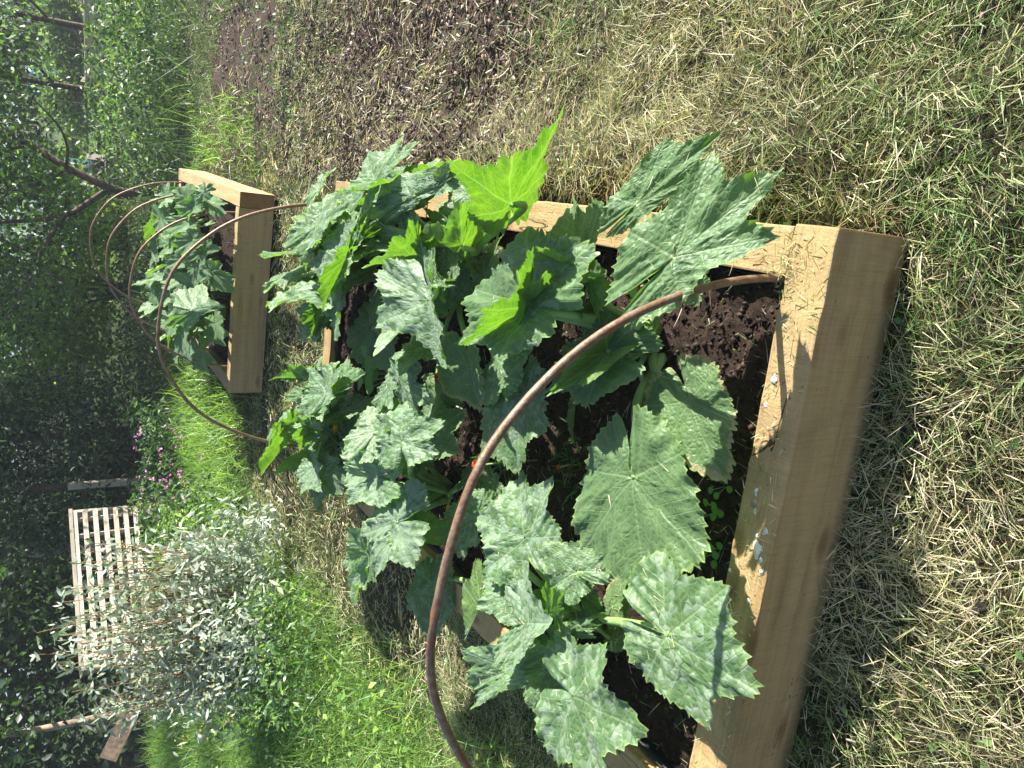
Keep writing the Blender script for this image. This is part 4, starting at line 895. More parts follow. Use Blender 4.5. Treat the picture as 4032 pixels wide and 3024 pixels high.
marigold((-.86, 4.66, .215), .16, 'orange marigold left of its bright neighbour in the second bed', G, 1.0)
marigold((-.74, 4.80, .215), .20, 'orange marigold set back among leaves of the second bed', G, 1.0)
flower((-.62, 4.49, .42), (.1, -.7, .6), .07, 'pale yellow courgette flower in the right half of the second bed', .4, (.85, .6, .12))

# little seedlings with round leaves on the compost
for k, (sx, sy, n_, s_, lb) in enumerate([(-.567, .188, 5, .016, 'tiny seedling by the front sleeper, nearest the hoop foot'), (-.626, .190, 6, .018, 'middle one of the three tiny seedlings by the front sleeper'),
                                (-.714, .170, 7, .018, 'leftmost tiny seedling by the front sleeper'), (-.73, 1.91, 12, .055, 'nasturtium with round leaves between the rear courgettes')]):
    root = empty('nasturtium' if n_ == 12 else 'seedling', (sx, sy, .145)); tag(root, lb, 'seedling' if n_ < 12 else 'nasturtium')
    for q in range(n_):
        a = q * 2.4; rr_ = s_ * (.4 + 1.2 * rng.random()); c0 = np.array([math.cos(a) * rr_, math.sin(a) * rr_, s_ * (.8 + 1.4 * rng.random()) + (0.06 if n_ == 12 else .006)])
        t = np.linspace(0, 2 * np.pi, 12, endpoint=False); rad = s_ * .5
        V = np.vstack([c0, c0 + np.stack([np.cos(t) * rad, np.sin(t) * rad, .12 * rad * np.sin(2 * t) + .2 * rad * np.cos(t + a)], -1)])
        F = np.array([(0, 1 + i_, 1 + (i_ + 1) % 12) for i_ in range(12)]); C = np.ones((13, 4)); C[:, :3] = (.12, .26, .06)
        o = obj_from('leaf', V, F, LEAFC, root, smooth=True, attrs={'Col': ('FLOAT_COLOR', C)})
        tube('petiole', [(0, 0, 0), tuple(c0 * .6), tuple(c0)], .0015 if n_ == 12 else .0008, STALK, o, 5)

# ------------------------------------------------------------------ cut grass, straw and chips
def in_beds(x, y, pad=0.0):
    a = (x > -BW - pad) & (x < 0 + pad) & (y > -pad) & (y < BL + pad)
    c, s = math.cos(-FBR), math.sin(-FBR); X_ = (x - FBX) * c - (y - FBY) * s; Y_ = (x - FBX) * s + (y - FBY) * c
    b = (X_ > -FW - pad) & (X_ < pad) & (Y_ > -pad) & (Y_ < FL + pad)
    return a | b

def in_view(x, y, z=0.0, m=0.12):
    d = np.stack([x - CAM[0], y - CAM[1], z - CAM[2] + 0 * x], -1); zz = d @ FWD
    a = (d @ RGT) / zz * 1675; b = (d @ UPV) / zz * 1675
    return (zz > .05) & (np.abs(a) < 829.5 * (1 + m) + 60) & (np.abs(b) < 1106 * (1 + m) + 60)

def scatter(N, x0, x1, y0, y1, dens=None, pad=.004, m=.12):
    x = rng.uniform(x0, x1, N); y = rng.uniform(y0, y1, N)
    k = ~in_beds(x, y, pad) & in_view(x, y, 0, m)
    if dens is not None: k &= rng.random(N) < dens(x, y)
    return x[k], y[k]

STR = [(0.56, 0.50, 0.28), (0.45, 0.43, 0.20), (0.66, 0.60, 0.42), (0.25, 0.29, 0.09), (0.30, 0.23, 0.14), (0.17, 0.24, 0.07)]
GRN = [(0.09, 0.19, 0.035), (0.14, 0.25, 0.05), (0.22, 0.30, 0.08), (0.33, 0.33, 0.13)]
def clippings(name, N, box, dens, lmul, layers=.03, greenf=.25, width=.0023, flat=.30):
    x, y = scatter(N, *box, dens=dens); n = len(x)
    lump = fbm(x * 7, y * 7, 77, 2)
    z = ground_h(x, y) + rng.random(n) ** 1.3 * layers * (.4 + 1.4 * lump)
    # clippings lie in swirls: neighbours share a direction
    yaw = fbm(x * 2.5, y * 2.5, 55, 2) * 12 + rng.normal(size=n) * 1.1
    pit = np.abs(rng.normal(size=n)) * flat
    d = np.stack([np.cos(yaw), np.sin(yaw), np.sin(pit)], -1)
    gf = np.clip(greenf + 1.7 * (fbm(x * 1.6, y * 1.6, 99) - .5), 0.02, .95)
    isg = rng.random(n) < gf
    c = np.where(isg[:, None], mixcol(n, GRN, [3, 3, 2, 1]), mixcol(n, STR, [5, 4, 3, 3, 2, 1.5]))
    c *= (.75 + .5 * fbm(x * 4, y * 4, 66))[:, None]
    L_ = (.014 + .062 * rng.random(n) ** 2.2) * lmul; wd = width * (.5 + rng.random(n))
    o = blades(name, np.stack([x, y, z], -1), d, L_, wd, c, STRAW, bend=rng.normal(size=n) * .22, seg=2)
    return tag(o, kind='stuff')
def d_near(x, y): return np.clip(1.0 - .55 * smooth01(.9, 2.0, y) * (x > 0), 0, 1)
o = clippings('grass_clippings', 250000, (-3.1, 1.7, -.7, 1.6), lambda x, y: np.where(x > 0, np.clip(1.15 - .9 * smooth01(.7, 1.7, y), 0, 1), 1.0), 1.15, greenf=.42, width=.0017)
tag(o, 'dry mown grass clippings covering the ground round the near bed', 'grass clippings')
o = clippings('grass_clippings', 60000, (-3.4, 2.2, 1.3, 4.4), lambda x, y: np.where(x > 0, .42 + .5 * (fbm(x * 3, y * 3, 12) > .52), 1.0), 1.15, greenf=.16, width=.003)
tag(o, 'thin straw and clippings over the chip path and beside the far half of the bed', 'grass clippings')
o = clippings('grass_clippings', 26000, (-5.5, 3.2, 4.0, 9), lambda x, y: np.where(x > .2, .25, .8), 1.5, greenf=.42, width=.005)
tag(o, 'worn pale grass round the second bed', 'grass clippings')

# short living turf showing through
def turf(name, N, box, dens, h0, h1, wd, cols, wts, lab, cat, bend=.5, up=1.0, mat=STRAW, seg=3, tuft=0):
    x, y = scatter(N, *box, dens=dens); n = len(x)
    z = ground_h(x, y) - .004
    d = np.stack([rng.normal(size=n) * .35, rng.normal(size=n) * .35, np.full(n, up)], -1)
    dr = np.stack([rng.normal(size=n), rng.normal(size=n), np.full(n, -.8)], -1); dr /= np.linalg.norm(dr, axis=1)[:, None]
    L_ = h0 + (h1 - h0) * rng.random(n) ** 1.5
    o = blades(name, np.stack([x, y, z], -1), d, L_, np.full(n, wd) * (.6 + .8 * rng.random(n)), mixcol(n, cols, wts), mat, bend=bend * (.3 + rng.random(n)), seg=seg, droop=dr)
    tag(o, lab, cat, kind='stuff'); return o
GG = [(0.07, 0.17, 0.025), (0.11, 0.24, 0.035), (0.18, 0.31, 0.05), (0.045, 0.11, 0.02)]
turf('turf', 44000, (-3.1, 1.6, -.7, 1.7), lambda x, y: smooth01(.46, .62, fbm(x * 2.2, y * 2.2, 42)) * np.where((x > 0) & (y > 1.2), .3, 1), .02, .065, .0022, GG + [(.33, .33, .12)], [3, 3, 2, 2, 2], 'short green turf blades pushing through the clippings by the near bed', 'grass')
turf('turf', 26000, (-1.9, 2.6, 2.65, 4.3), lambda x, y: np.where(x > .1, smooth01(.42, .6, fbm(x * 2.5, y * 1.2, 24)) * smooth01(3.0, 3.5, y + .1 * x), .5), .02, .07, .003, GG + [(.3, .3, .1)], [3, 3, 2, 3, 2], 'short weedy turf between the two beds', 'grass')
turf('turf', 24000, (-3.5, 2.6, 4.2, 7.2), lambda x, y: np.where(x > .05, smooth01(.45, .55, fbm(x * 1.4, y * .9, 67)), .6), .03, .10, .005, GG, [3, 3, 2, 2], 'green turf strip beside the second bed', 'grass')
# rough tall grass on the left
def lush(x, y): return smooth01(-2.05, -2.5, x + .16 * (y - 2.6) + .25 * (fbm(x * 2, y * 2, 4) - .5))
turf('tall_grass', 40000, (-5.2, -1.7, .6, 5.2), lambda x, y: lush(x, y), .08, .34, .0036, [(0.10, 0.22, 0.03), (0.16, 0.31, 0.04), (0.24, 0.38, 0.06), (.06, .14, .02)], [3, 4, 3, 2], 'lush uncut grass and weeds along the left side of the plot', 'grass', bend=.75, up=.9, mat=LEAFC)
turf('tall_grass', 16000, (-7.5, -1.6, 4.8, 8.2), lambda x, y: smooth01(-1.4, -2.0, x + .1 * (y - 5)), .12, .38, .007, [(0.12, 0.26, 0.035), (0.18, 0.33, 0.05), (0.26, 0.38, 0.07), (.06, .14, .02)], [3, 4, 3, 2], 'tall backlit grass behind the silver shrub', 'grass', bend=.6, mat=LEAFC)

# broad weed leaves among the rough grass
def weeds(name, N, box, dens, size, zmax, cols, lab, cat, mat=LEAFC, aspect=.75):
    x, y = scatter(N, *box, dens=dens); n = len(x)
    P = np.stack([x, y, ground_h(x, y) + .01 + rng.random(n) * zmax], -1)
    o = cards(name, P, size * (.5 + rng.random(n)), mixcol(n, cols), mat, aspect=aspect, up=1.2)
    tag(o, lab, cat, kind='stuff'); return o
YG = [(0.20, 0.33, 0.045), (0.14, 0.27, 0.04), (0.28, 0.38, 0.08), (.08, .17, .03)]
weeds('broadleaf_weeds', 11000, (-5.2, -1.8, .6, 5.0), lambda x, y: lush(x, y) * (fbm(x * 2.5, y * 2.5, 14) > .45), .034, .20, YG, 'yellow green broadleaf weeds in the rough grass on the left', 'weeds')
weeds('broadleaf_weeds', 3000, (0.0, 2.8, 2.6, 5.2), lambda x, y: smooth01(.45, .6, fbm(x * 2, y * 2, 81)) * smooth01(3.0, 3.6, y), .024, .05, [(0.06, 0.13, 0.04), (.10, .2, .06), (.05, .10, .03)], 'small creeping weeds at the edge of the chip path', 'weeds')
weeds('broadleaf_weeds', 900, (-2.9, 1.6, -.7, 2.6), lambda x, y: (fbm(x * 3, y * 3, 18) > .52) * 1.0, .020, .02, [(0.10, 0.2, 0.05), (.16, .26, .07)], 'scattered clover sized weed leaves in the mown grass', 'weeds')

# wood chips
def chips(name, N, box, dens, smin, smax, lab):
    x, y = scatter(N, *box, dens=dens); n = len(x)
    l = smin + (smax - smin) * rng.random(n) ** 2.2; wd = l * (.14 + .40 * rng.random(n)); t = l * .07 + .0008
    yaw = rng.random(n) * 6.28; pit = rng.normal(size=n) * .35; rol = rng.normal(size=n) * .4
    ax = np.stack([np.cos(yaw) * np.cos(pit), np.sin(yaw) * np.cos(pit), np.sin(pit)], -1)
    up = np.stack([rng.normal(size=n) * .3, rng.normal(size=n) * .3, np.ones(n)], -1)
    ay = np.cross(up, ax); ay /= np.linalg.norm(ay, axis=1)[:, None]; az = np.cross(ax, ay)
    c = np.stack([x, y, ground_h(x, y) + .003 + rng.random(n) * .016], -1)
    V = []
    for (i_, j_, k_) in ((-1, -1, -1), (1, -1, -1), (1, 1, -1), (-1, 1, -1), (-1, -1, 1), (1, -1, 1), (1, 1, 1), (-1, 1, 1)):
        q = 1 - .35 * rng.random(n)
        V.append(c + ax * (l * .5 * i_ * q)[:, None] + ay * (wd * .5 * j_ * q)[:, None] + az * (t * k_)[:, None])
    V = np.stack(V, 1)
    quad = np.array([[0, 3, 2, 1], [4, 5, 6, 7], [0, 1, 5, 4], [1, 2, 6, 5], [2, 3, 7, 6], [3, 0, 4, 7]])
    F = (np.arange(n)[:, None, None] * 8 + quad[None]).reshape(-1, 4)
    cc = mixcol(n, [(0.13, 0.098, 0.078), (0.22, 0.17, 0.13), (0.07, 0.05, 0.04), (.36, .30, .23)], [4, 3, 5, 1.0])
    C = np.ones((n, 8, 4)); C[..., :3] = cc[:, None]
    tag(obj_from(name, V.reshape(-1, 3), F, CRUMB, attrs={'Col': ('FLOAT_COLOR', C.reshape(-1, 4))}), lab, 'wood chips', kind='stuff')
chips('wood_chips', 36000, (0.0, 2.6, .7, 4.2), lambda x, y: smooth01(.8, 1.6, y + .5 * (fbm(x * 2, y * 2, 8) - .5)), .006, .034, 'weathered brown wood chips of the path right of the near bed')
chips('wood_chips', 9000, (0.0, 3.6, 4.0, 8), lambda x, y: np.ones_like(x), .010, .04, 'greyish wood chips further along the path on the right')
chips('wood_chips', 2500, (-3.2, .6, -.7, 2.0), lambda x, y: (fbm(x * 3, y * 3, 28) > .55) * 1.0, .006, .022, 'stray chips of bark lying in the mown grass')

# dry leaves lying about
for k, (x, y, s_, lb) in enumerate([(.72, .42, .035, 'curled brown dead leaf on the grass right of the bed corner'), (.60, .62, .03, 'pale pinkish dead leaf on the grass further right'), (-.62, -.30, .016, 'small brown dead leaf on the grass in front of the bed')]):
    a = rng.random() * 6; n_ = 10; t = np.linspace(0, 2 * np.pi, n_, endpoint=False)
    V = np.vstack([[0, 0, .012], np.stack([np.cos(t) * s_, np.sin(t) * s_ * .6, .014 * np.cos(2 * t) + .004 * rng.random(n_)], -1)])
    F = np.array([(0, 1 + i_, 1 + (i_ + 1) % n_) for i_ in range(n_)]); C = np.ones((n_ + 1, 4)); C[:, :3] = (.24, .17, .12)
    o = obj_from('dead_leaf', V, F, CRUMB, smooth=True, attrs={'Col': ('FLOAT_COLOR', C)})
    o.location = (x, y, float(ground_h(x, y)) + .022); o.rotation_euler = (0.2, .1, a); tag(o, lb, 'dead leaf')

# straws on the sleepers, on the compost and on the leaves
def straws(name, P, N_, lab, L0=.008, L1=.035, greenf=.35):
    n = len(P); d = rng.normal(size=(n, 3)); d -= N_ * np.sum(d * N_, 1)[:, None]; d += N_ * .06
    isg = rng.random(n) < greenf
    c = np.where(isg[:, None], mixcol(n, GRN), mixcol(n, STR[:4]))
    o = blades(name, P + N_ * .0025, d, L0 + (L1 - L0) * rng.random(n) ** 1.8, .0008 + .0014 * rng.random(n), c, STRAW, bend=rng.normal(size=n) * .12, seg=2)
    return tag(o, lab, 'grass clippings', kind='stuff')
n = 560; x = rng.uniform(-1.35, -.01, n); y = rng.uniform(.004, BT - .004, n)
P1_ = np.stack([x, y, np.full(n, BH + .001)], -1)
n = 160; y2 = BT + rng.random(n) ** 1.7 * 1.6; P2_ = np.stack([rng.uniform(-BT + .004, -.004, n), y2, np.full(n, BH - .002)], -1)
n = 110; P3_ = np.stack([rng.normal(size=n) * .035 - .09, rng.normal(size=n) * .02 + .095, np.full(n, BH + .001)], -1)
Pq = np.concatenate([P1_, P2_, P3_]); straws('grass_clippings', Pq, np.tile([0, 0, 1.0], (len(Pq), 1)), 'loose cut straws lying on the tops of the near sleepers')
n = 1100; x = rng.uniform(-BW + BT, -BT, n); y = BT + rng.random(n) ** 1.8 * 2.2
P4_ = np.stack([x, y, .150 + .045 * (fbm(x * 4, y * 4, 3) - .5) + .028 * (fbm(x * 18, y * 18, 8, 3) - .5) + .006], -1)
straws('grass_clippings', P4_, np.tile([0, 0, 1.0], (n, 1)), 'cut straws scattered over the dark compost', .01, .06)
PP = []; NN = []
for key, V, F_, N in surf:
    if N[2] < .6: continue
    q = {'P1': 20, 'P6': 26, 'P2': 7, 'P3': 6}.get(key, 0)
    if not q: continue
    f = F_[rng.integers(0, len(F_), q)]; PP.append(V[f].mean(1)); NN.append(np.tile(N, (q, 1)))
straws('grass_clippings', np.concatenate(PP), np.concatenate(NN), 'bits of straw caught on the big courgette leaves', .006, .035, .2)

# ------------------------------------------------------------------ background planting
def crown_obj(root, parts, mat, size, aspect, cols, wts=None, up=.2, points=4, name='crown', jit=.25):
    Ps = [clusters(*p) for p in parts]; P = np.concatenate(Ps); P = P[P[:, 2] > .02]
    o = cards(name, P - np.array(root.location), size * (.6 + .8 * rng.random(len(P))), mixcol(len(P), cols, wts, jit), mat, aspect=aspect, up=up, parent=root, points=points)
    return tag(o, kind='stuff')

# apple tree with dark leaning trunk
ap = empty('apple_tree', tuple(bg(352, 9.0))); tag(ap, 'apple tree with dark leaning forked trunk behind the second bed', 'tree')
def pix(y, D, z): return bg(y, D, z) - np.array(ap.location)
tr = [(spline([pix(352, 9.0, 0), pix(372, 9.0, .45), pix(362, 8.9, .68), pix(330, 8.9, 1.02), pix(292, 9.0, 1.32), pix(250, 9.2, 1.75), pix(215, 9.4, 2.3)], 6), None),
      (spline([pix(370, 9.0, .64), pix(412, 9.1, .86), pix(437, 9.1, 1.02), pix(455, 9.2, 1.30), pix(470, 9.3, 1.75), pix(500, 9.4, 2.4)], 6), None),
      (spline([pix(335, 8.9, 1.0), pix(366, 9.0, 1.18), pix(390, 9.1, 1.45), pix(407, 9.1, 1.65), pix(420, 9.2, 2.2)], 6), None),
      (spline([pix(292, 9.0, 1.3), pix(310, 9.0, 1.7), pix(305, 9.0, 2.6)], 6), None),
      (spline([pix(437, 9.1, 1.02), pix(500, 9.0, 1.2), pix(560, 9.0, 1.3), pix(620, 8.9, 1.42), pix(690, 8.9, 1.6)], 6), None),
      (spline([pix(560, 9.0, 1.3), pix(590, 8.9, 1.05), pix(640, 8.8, .95)], 6), None),
      (spline([pix(330, 8.9, 1.02), pix(285, 8.7, 1.02), pix(240, 8.5, 1.10), pix(190, 8.4, 1.3)], 6), None)]
rads = [(.050, .022), (.036, .012), (.026, .010), (.02, .008), (.024, .008), (.012, .005), (.016, .006)]
tubes('trunk', [(p, np.linspace(a, b, len(p))) for (p, _), (a, b) in zip(tr, rads)], BARK, ap, 8)
AC = [(0.035, 0.085, 0.025), (0.06, 0.13, 0.035), (0.02, 0.05, 0.02), (0.11, 0.20, 0.05)]
parts = [(2600, bg(250, 8.8, 1.95), (1.0, .8, .72), 40, .12), (3000, bg(470, 9.2, 1.85), (1.0, .8, .75), 44, .12), (2400, bg(650, 9.0, 1.85), (.9, .8, .72), 36, .11),
         (5000, bg(420, 9.6, 3.0), (1.6, 1.4, .9), 50, .2), (1300, bg(130, 8.6, 1.85), (.7, .7, .7), 26, .12), (500, bg(500, 8.8, 1.1), (.7, .4, .2), 16, .07)]
crown_obj(ap, parts, LEAFC, .062, .55, AC, [4, 4, 3, 2], up=.3)

# bright bush behind the middle of the second bed
hz = empty('hazel_bush', tuple(bg(600, 11.0))); tag(hz, 'bright backlit green bush beyond the apple tree, left of its trunk', 'bush')
crown_obj(hz, [(7500, bg(560, 11, 1.35), (1.5, .9, 1.0), 60, .16), (5000, bg(740, 11, 1.3), (.9, .9, 1.0), 40, .16), (3000, bg(430, 11.4, 1.5), (.8, .8, .9), 30, .15)], LEAFC, .075, .6, [(0.14, 0.26, 0.03), (0.20, 0.33, 0.04), (0.08, 0.17, 0.03)], up=.3)
tubes('trunk', [(spline([np.zeros(3), np.array([.1 * k - .2, 0, .8]), np.array([.35 * k - .7, .1, 2.0])], 5), np.linspace(.03, .01, 11)) for k in range(5)], BARK, hz, 6)

# dark yews; the needle colours also stand in for shade falling on them
def yew(y, D, rx, h, n, lab):
    r0 = empty('yew_tree', tuple(bg(y, D))); tag(r0, lab, 'tree', 'dark evergreens left of centre')
    p = [(n, bg(y, D, h * .50), (rx, rx * .8, h * .52), 70, .17, .7)]
    crown_obj(r0, p, DARKC, .075, .30, [(0.018, 0.045, 0.022), (0.03, 0.07, 0.03), (0.05, 0.10, 0.04)], [4, 3, 1], up=.1)
    tubes('trunk', [(spline([np.zeros(3), np.array([.02, 0, h * .4]), np.array([0, .03, h * .85])], 5), np.linspace(.09, .02, 11))], BARK, r0, 7)
yew(930, 9.2, .52, 2.1, 9000, 'dark evergreen bush nearest the second bed, left of the pink roofed gap')
yew(1045, 9.0, .55, 2.3, 9500, 'dark evergreen bush just right of the timber crate')
yew(1010, 11.5, .9, 3.4, 9000, 'taller dark evergreen standing behind the other two')

# pale building far off in the gap
hb = empty('house', tuple(bg(862, 42, 0))); tag(hb, 'distant pale pink house wall seen through the gap above the dark bushes', 'house')
rot = math.atan2(.2546, .967)
bx = bevel_box('wall', 4.2, 5, 4.2, simple('pink_render', (.62, .46, .42), .9, noise=.1, nscale=2), hb, (0, 0, -.2), rot, bev=0, seg=1)
V = np.array([(-2.3, -2.7, 4.0), (2.3, -2.7, 4.0), (2.3, 2.7, 4.0), (-2.3, 2.7, 4.0), (-2.3, 0, 5.6), (2.3, 0, 5.6)]); F = [np.array([[0, 1, 5, 4], [2, 3, 4, 5], [0, 3, 2, 1]]), np.array([[0, 4, 3], [1, 2, 5]])]
rf = obj_from('roof', V, F, simple('clay_roof', (.32, .16, .10), .9, noise=.2, nscale=4), hb); rf.rotation_euler = (0, 0, rot)
wf = bevel_box('window', .9, .06, 1.1, simple('white_frame', (.7, .7, .7), .5), hb, (-.9 * math.cos(rot), -2.53 - .9 * math.sin(rot), 1.4), rot, bev=0, seg=1)
bevel_box('pane', .74, .03, .94, simple('dark_pane', (.03, .04, .05), .1), wf, (0, -.035, .08), 0, bev=0, seg=1)

# trees at the back
def tree(y, D, h, rx, n, cols, size, lab, trunkr=.12, bark=BARK, low=.25, tilt=0, grp='trees at the back of the gardens', mat=LEAFC, csize=.3, asp=.6):
    r0 = empty('tree', tuple(bg(y, D))); tag(r0, lab, 'tree', grp)
    c = bg(y, D, h * (low + (1 - low) * .5))
    crown_obj(r0, [(n, c, (rx, rx * .8, h * (1 - low) * .5), max(40, int(n / 120)), csize, .55)], mat, size, asp, cols, up=.2)
    sp = [(spline([np.zeros(3), np.array([tilt * .3, 0, h * .35]), np.array([tilt, .1, h * .85])], 6), np.linspace(trunkr, trunkr * .3, 13))]
    for k in range(5):
        a = k * 1.3; z0 = h * (.3 + .09 * k)
        sp.append((spline([np.array([tilt * z0 / h, 0, z0]), np.array([math.cos(a) * rx * .4, math.sin(a) * rx * .3, z0 + h * .12]), np.array([math.cos(a) * rx * .75, math.sin(a) * rx * .6, z0 + h * .2])], 4), np.linspace(trunkr * .4, trunkr * .1, 9)))
    tubes('trunk', sp, bark, r0, 7)
DK = [(0.03, 0.075, 0.025), (0.05, 0.11, 0.035), (0.02, 0.05, 0.02)]
MD = [(0.06, 0.14, 0.035), (0.10, 0.20, 0.045), (0.035, 0.09, 0.025)]
tree(1230, 13, 5.5, 1.5, 12000, DK, .11, 'dense ivy green tree directly behind the timber crate', low=0.0)
tree(1400, 12, 5.0, 1.5, 11000, DK, .11, 'dense dark tree behind the silver shrub', low=.02)
tree(1570, 10.5, 5.0, 1.2, 8000, DK, .10, 'dark tree with a pale bare trunk at the left edge', .055, BARKP, .30, .15)
tree(1680, 12, 5.5, 1.6, 9000, DK, .11, 'dark leafy tree farthest left', low=.0)
tree(1120, 17, 7.0, 2.2, 9000, DK, .15, 'big shaded tree above the evergreens', low=.1)
tree(1460, 18, 8.0, 3.0, 9000, DK, .17, 'tall dark tree at the back left', low=.0)
tree(720, 24, 4.2, 2.3, 8000, MD, .17, 'mid green tree beyond the bright bush', low=.0)
tree(560, 26, 6.5, 2.6, 8000, MD, .19, 'mid green tree above the cold frame', low=.0)
tree(390, 24, 7.0, 2.4, 8000, MD, .18, 'mid green tree behind the greenhouse', low=.0)
tree(220, 27, 7.0, 3.0, 8000, DK, .20, 'dark tree behind the rows of canes', low=.0)
tree(60, 25, 7.0, 2.8, 8000, DK, .19, 'dark tree at the far right of the view', low=.0)
tree(-120, 24, 7.0, 2.8, 6000, MD, .2, 'tree just outside the right edge of the gardens', low=.0)
tree(150, 11.0, 3.4, 1.0, 7000, [(0.02, 0.05, 0.03), (0.04, 0.09, 0.04), (0.03, 0.07, 0.05)], .085, 'dark leaved fruit tree over the canes on the right', .05, BARK, .42, grp='fruit trees', csize=.16)
tree(10, 10.5, 3.6, 1.0, 6000, [(0.02, 0.05, 0.03), (0.04, 0.09, 0.04)], .085, 'dark fruit tree at the right edge', .05, BARK, .42, grp='fruit trees', csize=.16)

# rank growth on the right and behind the second bed
def herbs(name, N, y0, y1, D0, D1, zmax, size, cols, lab, cat='herbs', asp=.4, mat=LEAFC, wts=None):
    yy = rng.uniform(y0, y1, N); DD = D0 + (D1 - D0) * rng.random(N)
    s = (829.5 - yy) / 1985.0; fh = np.array([-0.2546, 0.9670]); rh = np.array([0.9670, 0.2546])
    p = CAM[:2] + DD[:, None] * (fh[None] + rh[None] * s[:, None])
    hh = zmax * (.45 + .8 * fbm(p[:, 0] * 2.2, p[:, 1] * 2.2, 61)); k = ~in_beds(p[:, 0], p[:, 1], .05)
    e = np.minimum(np.minimum(yy - y0, y1 - yy) / 60., np.minimum(DD - D0, D1 - DD) / .35)[k]
    p = p[k]; hh = hh[k]; q = rng.random(len(p)) < np.clip(e, 0, 1); p = p[q]; hh = hh[q]; n = len(p)
    P = np.column_stack([p, ground_h(p[:, 0], p[:, 1]) + hh * rng.random(n) ** .8])
    o = cards(name, P, size * (.5 + rng.random(n)), mixcol(n, cols, wts), mat, aspect=asp, up=.3, points=6 if D0 < 8 else 4)
    return tag(o, lab, cat, kind='stuff')
def stems(name, N, y0, y1, D0, D1, zmax, cols, lab, wd=.006, cat='herbs'):
    yy = rng.uniform(y0, y1, N); DD = D0 + (D1 - D0) * rng.random(N)
    s = (829.5 - yy) / 1985.0; fh = np.array([-0.2546, 0.9670]); rh = np.array([0.9670, 0.2546])
    p = CAM[:2] + DD[:, None] * (fh[None] + rh[None] * s[:, None]); k = ~in_beds(p[:, 0], p[:, 1], .05)
    e = np.minimum(np.minimum(yy - y0, y1 - yy) / 70., np.minimum(DD - D0, D1 - DD) / .9)
    k &= rng.random(len(e)) < np.clip(e, 0, 1) * smooth01(.35, .6, fbm(p[:, 0] * 3, p[:, 1] * 3, 19)); p = p[k]; n = len(p)
    P = np.column_stack([p, ground_h(p[:, 0], p[:, 1])])
    hh = zmax * (.45 + .8 * fbm(p[:, 0] * 2.2, p[:, 1] * 2.2, 61)) * (.6 + .7 * rng.random(n))
    d = np.stack([rng.normal(size=n) * .42, rng.normal(size=n) * .42, np.ones(n)], -1); dr = np.stack([rng.normal(size=n), rng.normal(size=n), np.full(n, -.7)], -1)
    o = blades(name, P, d, hh, np.full(n, wd), mixcol(n, cols), LEAFC, bend=.9 * rng.random(n), seg=4, droop=dr)
    return tag(o, lab, cat, kind='stuff')
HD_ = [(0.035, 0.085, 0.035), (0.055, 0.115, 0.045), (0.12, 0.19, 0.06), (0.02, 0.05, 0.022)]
herbs('herbs', 11000, -180, 400, 7.6, 10.5, .75, .06, HD_, 'dense dark green herbs and ferns along the right of the path')
stems('herb_stems', 3200, -180, 410, 7.2, 9.5, .62, HD_ + [(.16, .22, .09)], 'feathery stalks rising from the herbs on the right')
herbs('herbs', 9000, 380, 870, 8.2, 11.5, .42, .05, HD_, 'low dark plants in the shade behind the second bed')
stems('herb_stems', 3500, 380, 900, 8.0, 10.5, .55, HD_, 'thin stalks in the shade behind the second bed')
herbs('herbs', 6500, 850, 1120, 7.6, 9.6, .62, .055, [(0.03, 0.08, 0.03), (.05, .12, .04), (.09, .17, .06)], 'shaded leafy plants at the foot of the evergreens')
stems('grass_tuft', 2400, 60, 430, 5.2, 8.0, .15, [(0.14, 0.28, 0.04), (0.22, 0.34, 0.06), (.08, .17, .03)], 'sunlit grass tufts at the edge of the path before the herbs', .007, 'grass')
stems('grass_tuft', 2600, 840, 1230, 5.6, 8.4, .34, [(0.16, 0.30, 0.05), (0.24, 0.36, 0.08), (.10, .2, .04)], 'bright grass clump under the pink flowers', .007, 'grass')
herbs('herbs', 5200, 1090, 1330, 5.6, 7.4, .62, .05, [(0.14, 0.26, 0.04), (.20, .34, .05), (.08, .17, .03)], 'yellow flowered leafy weeds below the timber crate', asp=.35)
herbs('herbs', 2600, 1300, 1700, 3.9, 5.2, .42, .045, [(0.10, 0.2, 0.05), (.16, .28, .06), (.06, .13, .04)], 'leafy weeds round the foot of the silver shrub', asp=.4)

herbs('herbs', 2600, 1040, 1210, 6.0, 7.0, .80, .05, [(0.05, 0.11, 0.035), (.09, .18, .05), (.03, .07, .025)], 'leafy weeds growing up against the right end of the compost bin')

# pink willowherb flowers
def dots(name, n, y0, y1, D0, D1, z0, z1, size, cols, lab, grp_cat):
    yy = rng.uniform(y0, y1, n); DD = rng.uniform(D0, D1, n); P = np.array([bg(a, b, rng.uniform(z0, z1)) for a, b in zip(yy, DD)])
    P = np.repeat(P, 5, 0) + rng.normal(size=(n * 5, 3)) * size * .35
    o = cards(name, P, size * (.6 + .6 * rng.random(n * 5)), mixcol(n * 5, cols), PETAL, aspect=.8, up=.2, points=4)
    return tag(o, lab, grp_cat, kind='stuff')
dots('pink_flowers', 46, 900, 1160, 6.0, 7.2, .30, .68, .020, [(0.60, 0.16, 0.42), (.72, .25, .52)], 'small pink willowherb flowers in the bright grass clump', 'flowers')
dots('yellow_flowers', 130, 1090, 1300, 5.8, 6.8, .45, .85, .010, [(0.75, 0.65, 0.08)], 'tiny yellow weed flowers below the timber crate', 'flowers')
dots('yellow_flowers', 110, 1340, 1680, 4.2, 5.0, .25, .75, .009, [(0.75, 0.65, 0.08)], 'tiny yellow flowers through the silver shrub', 'flowers')

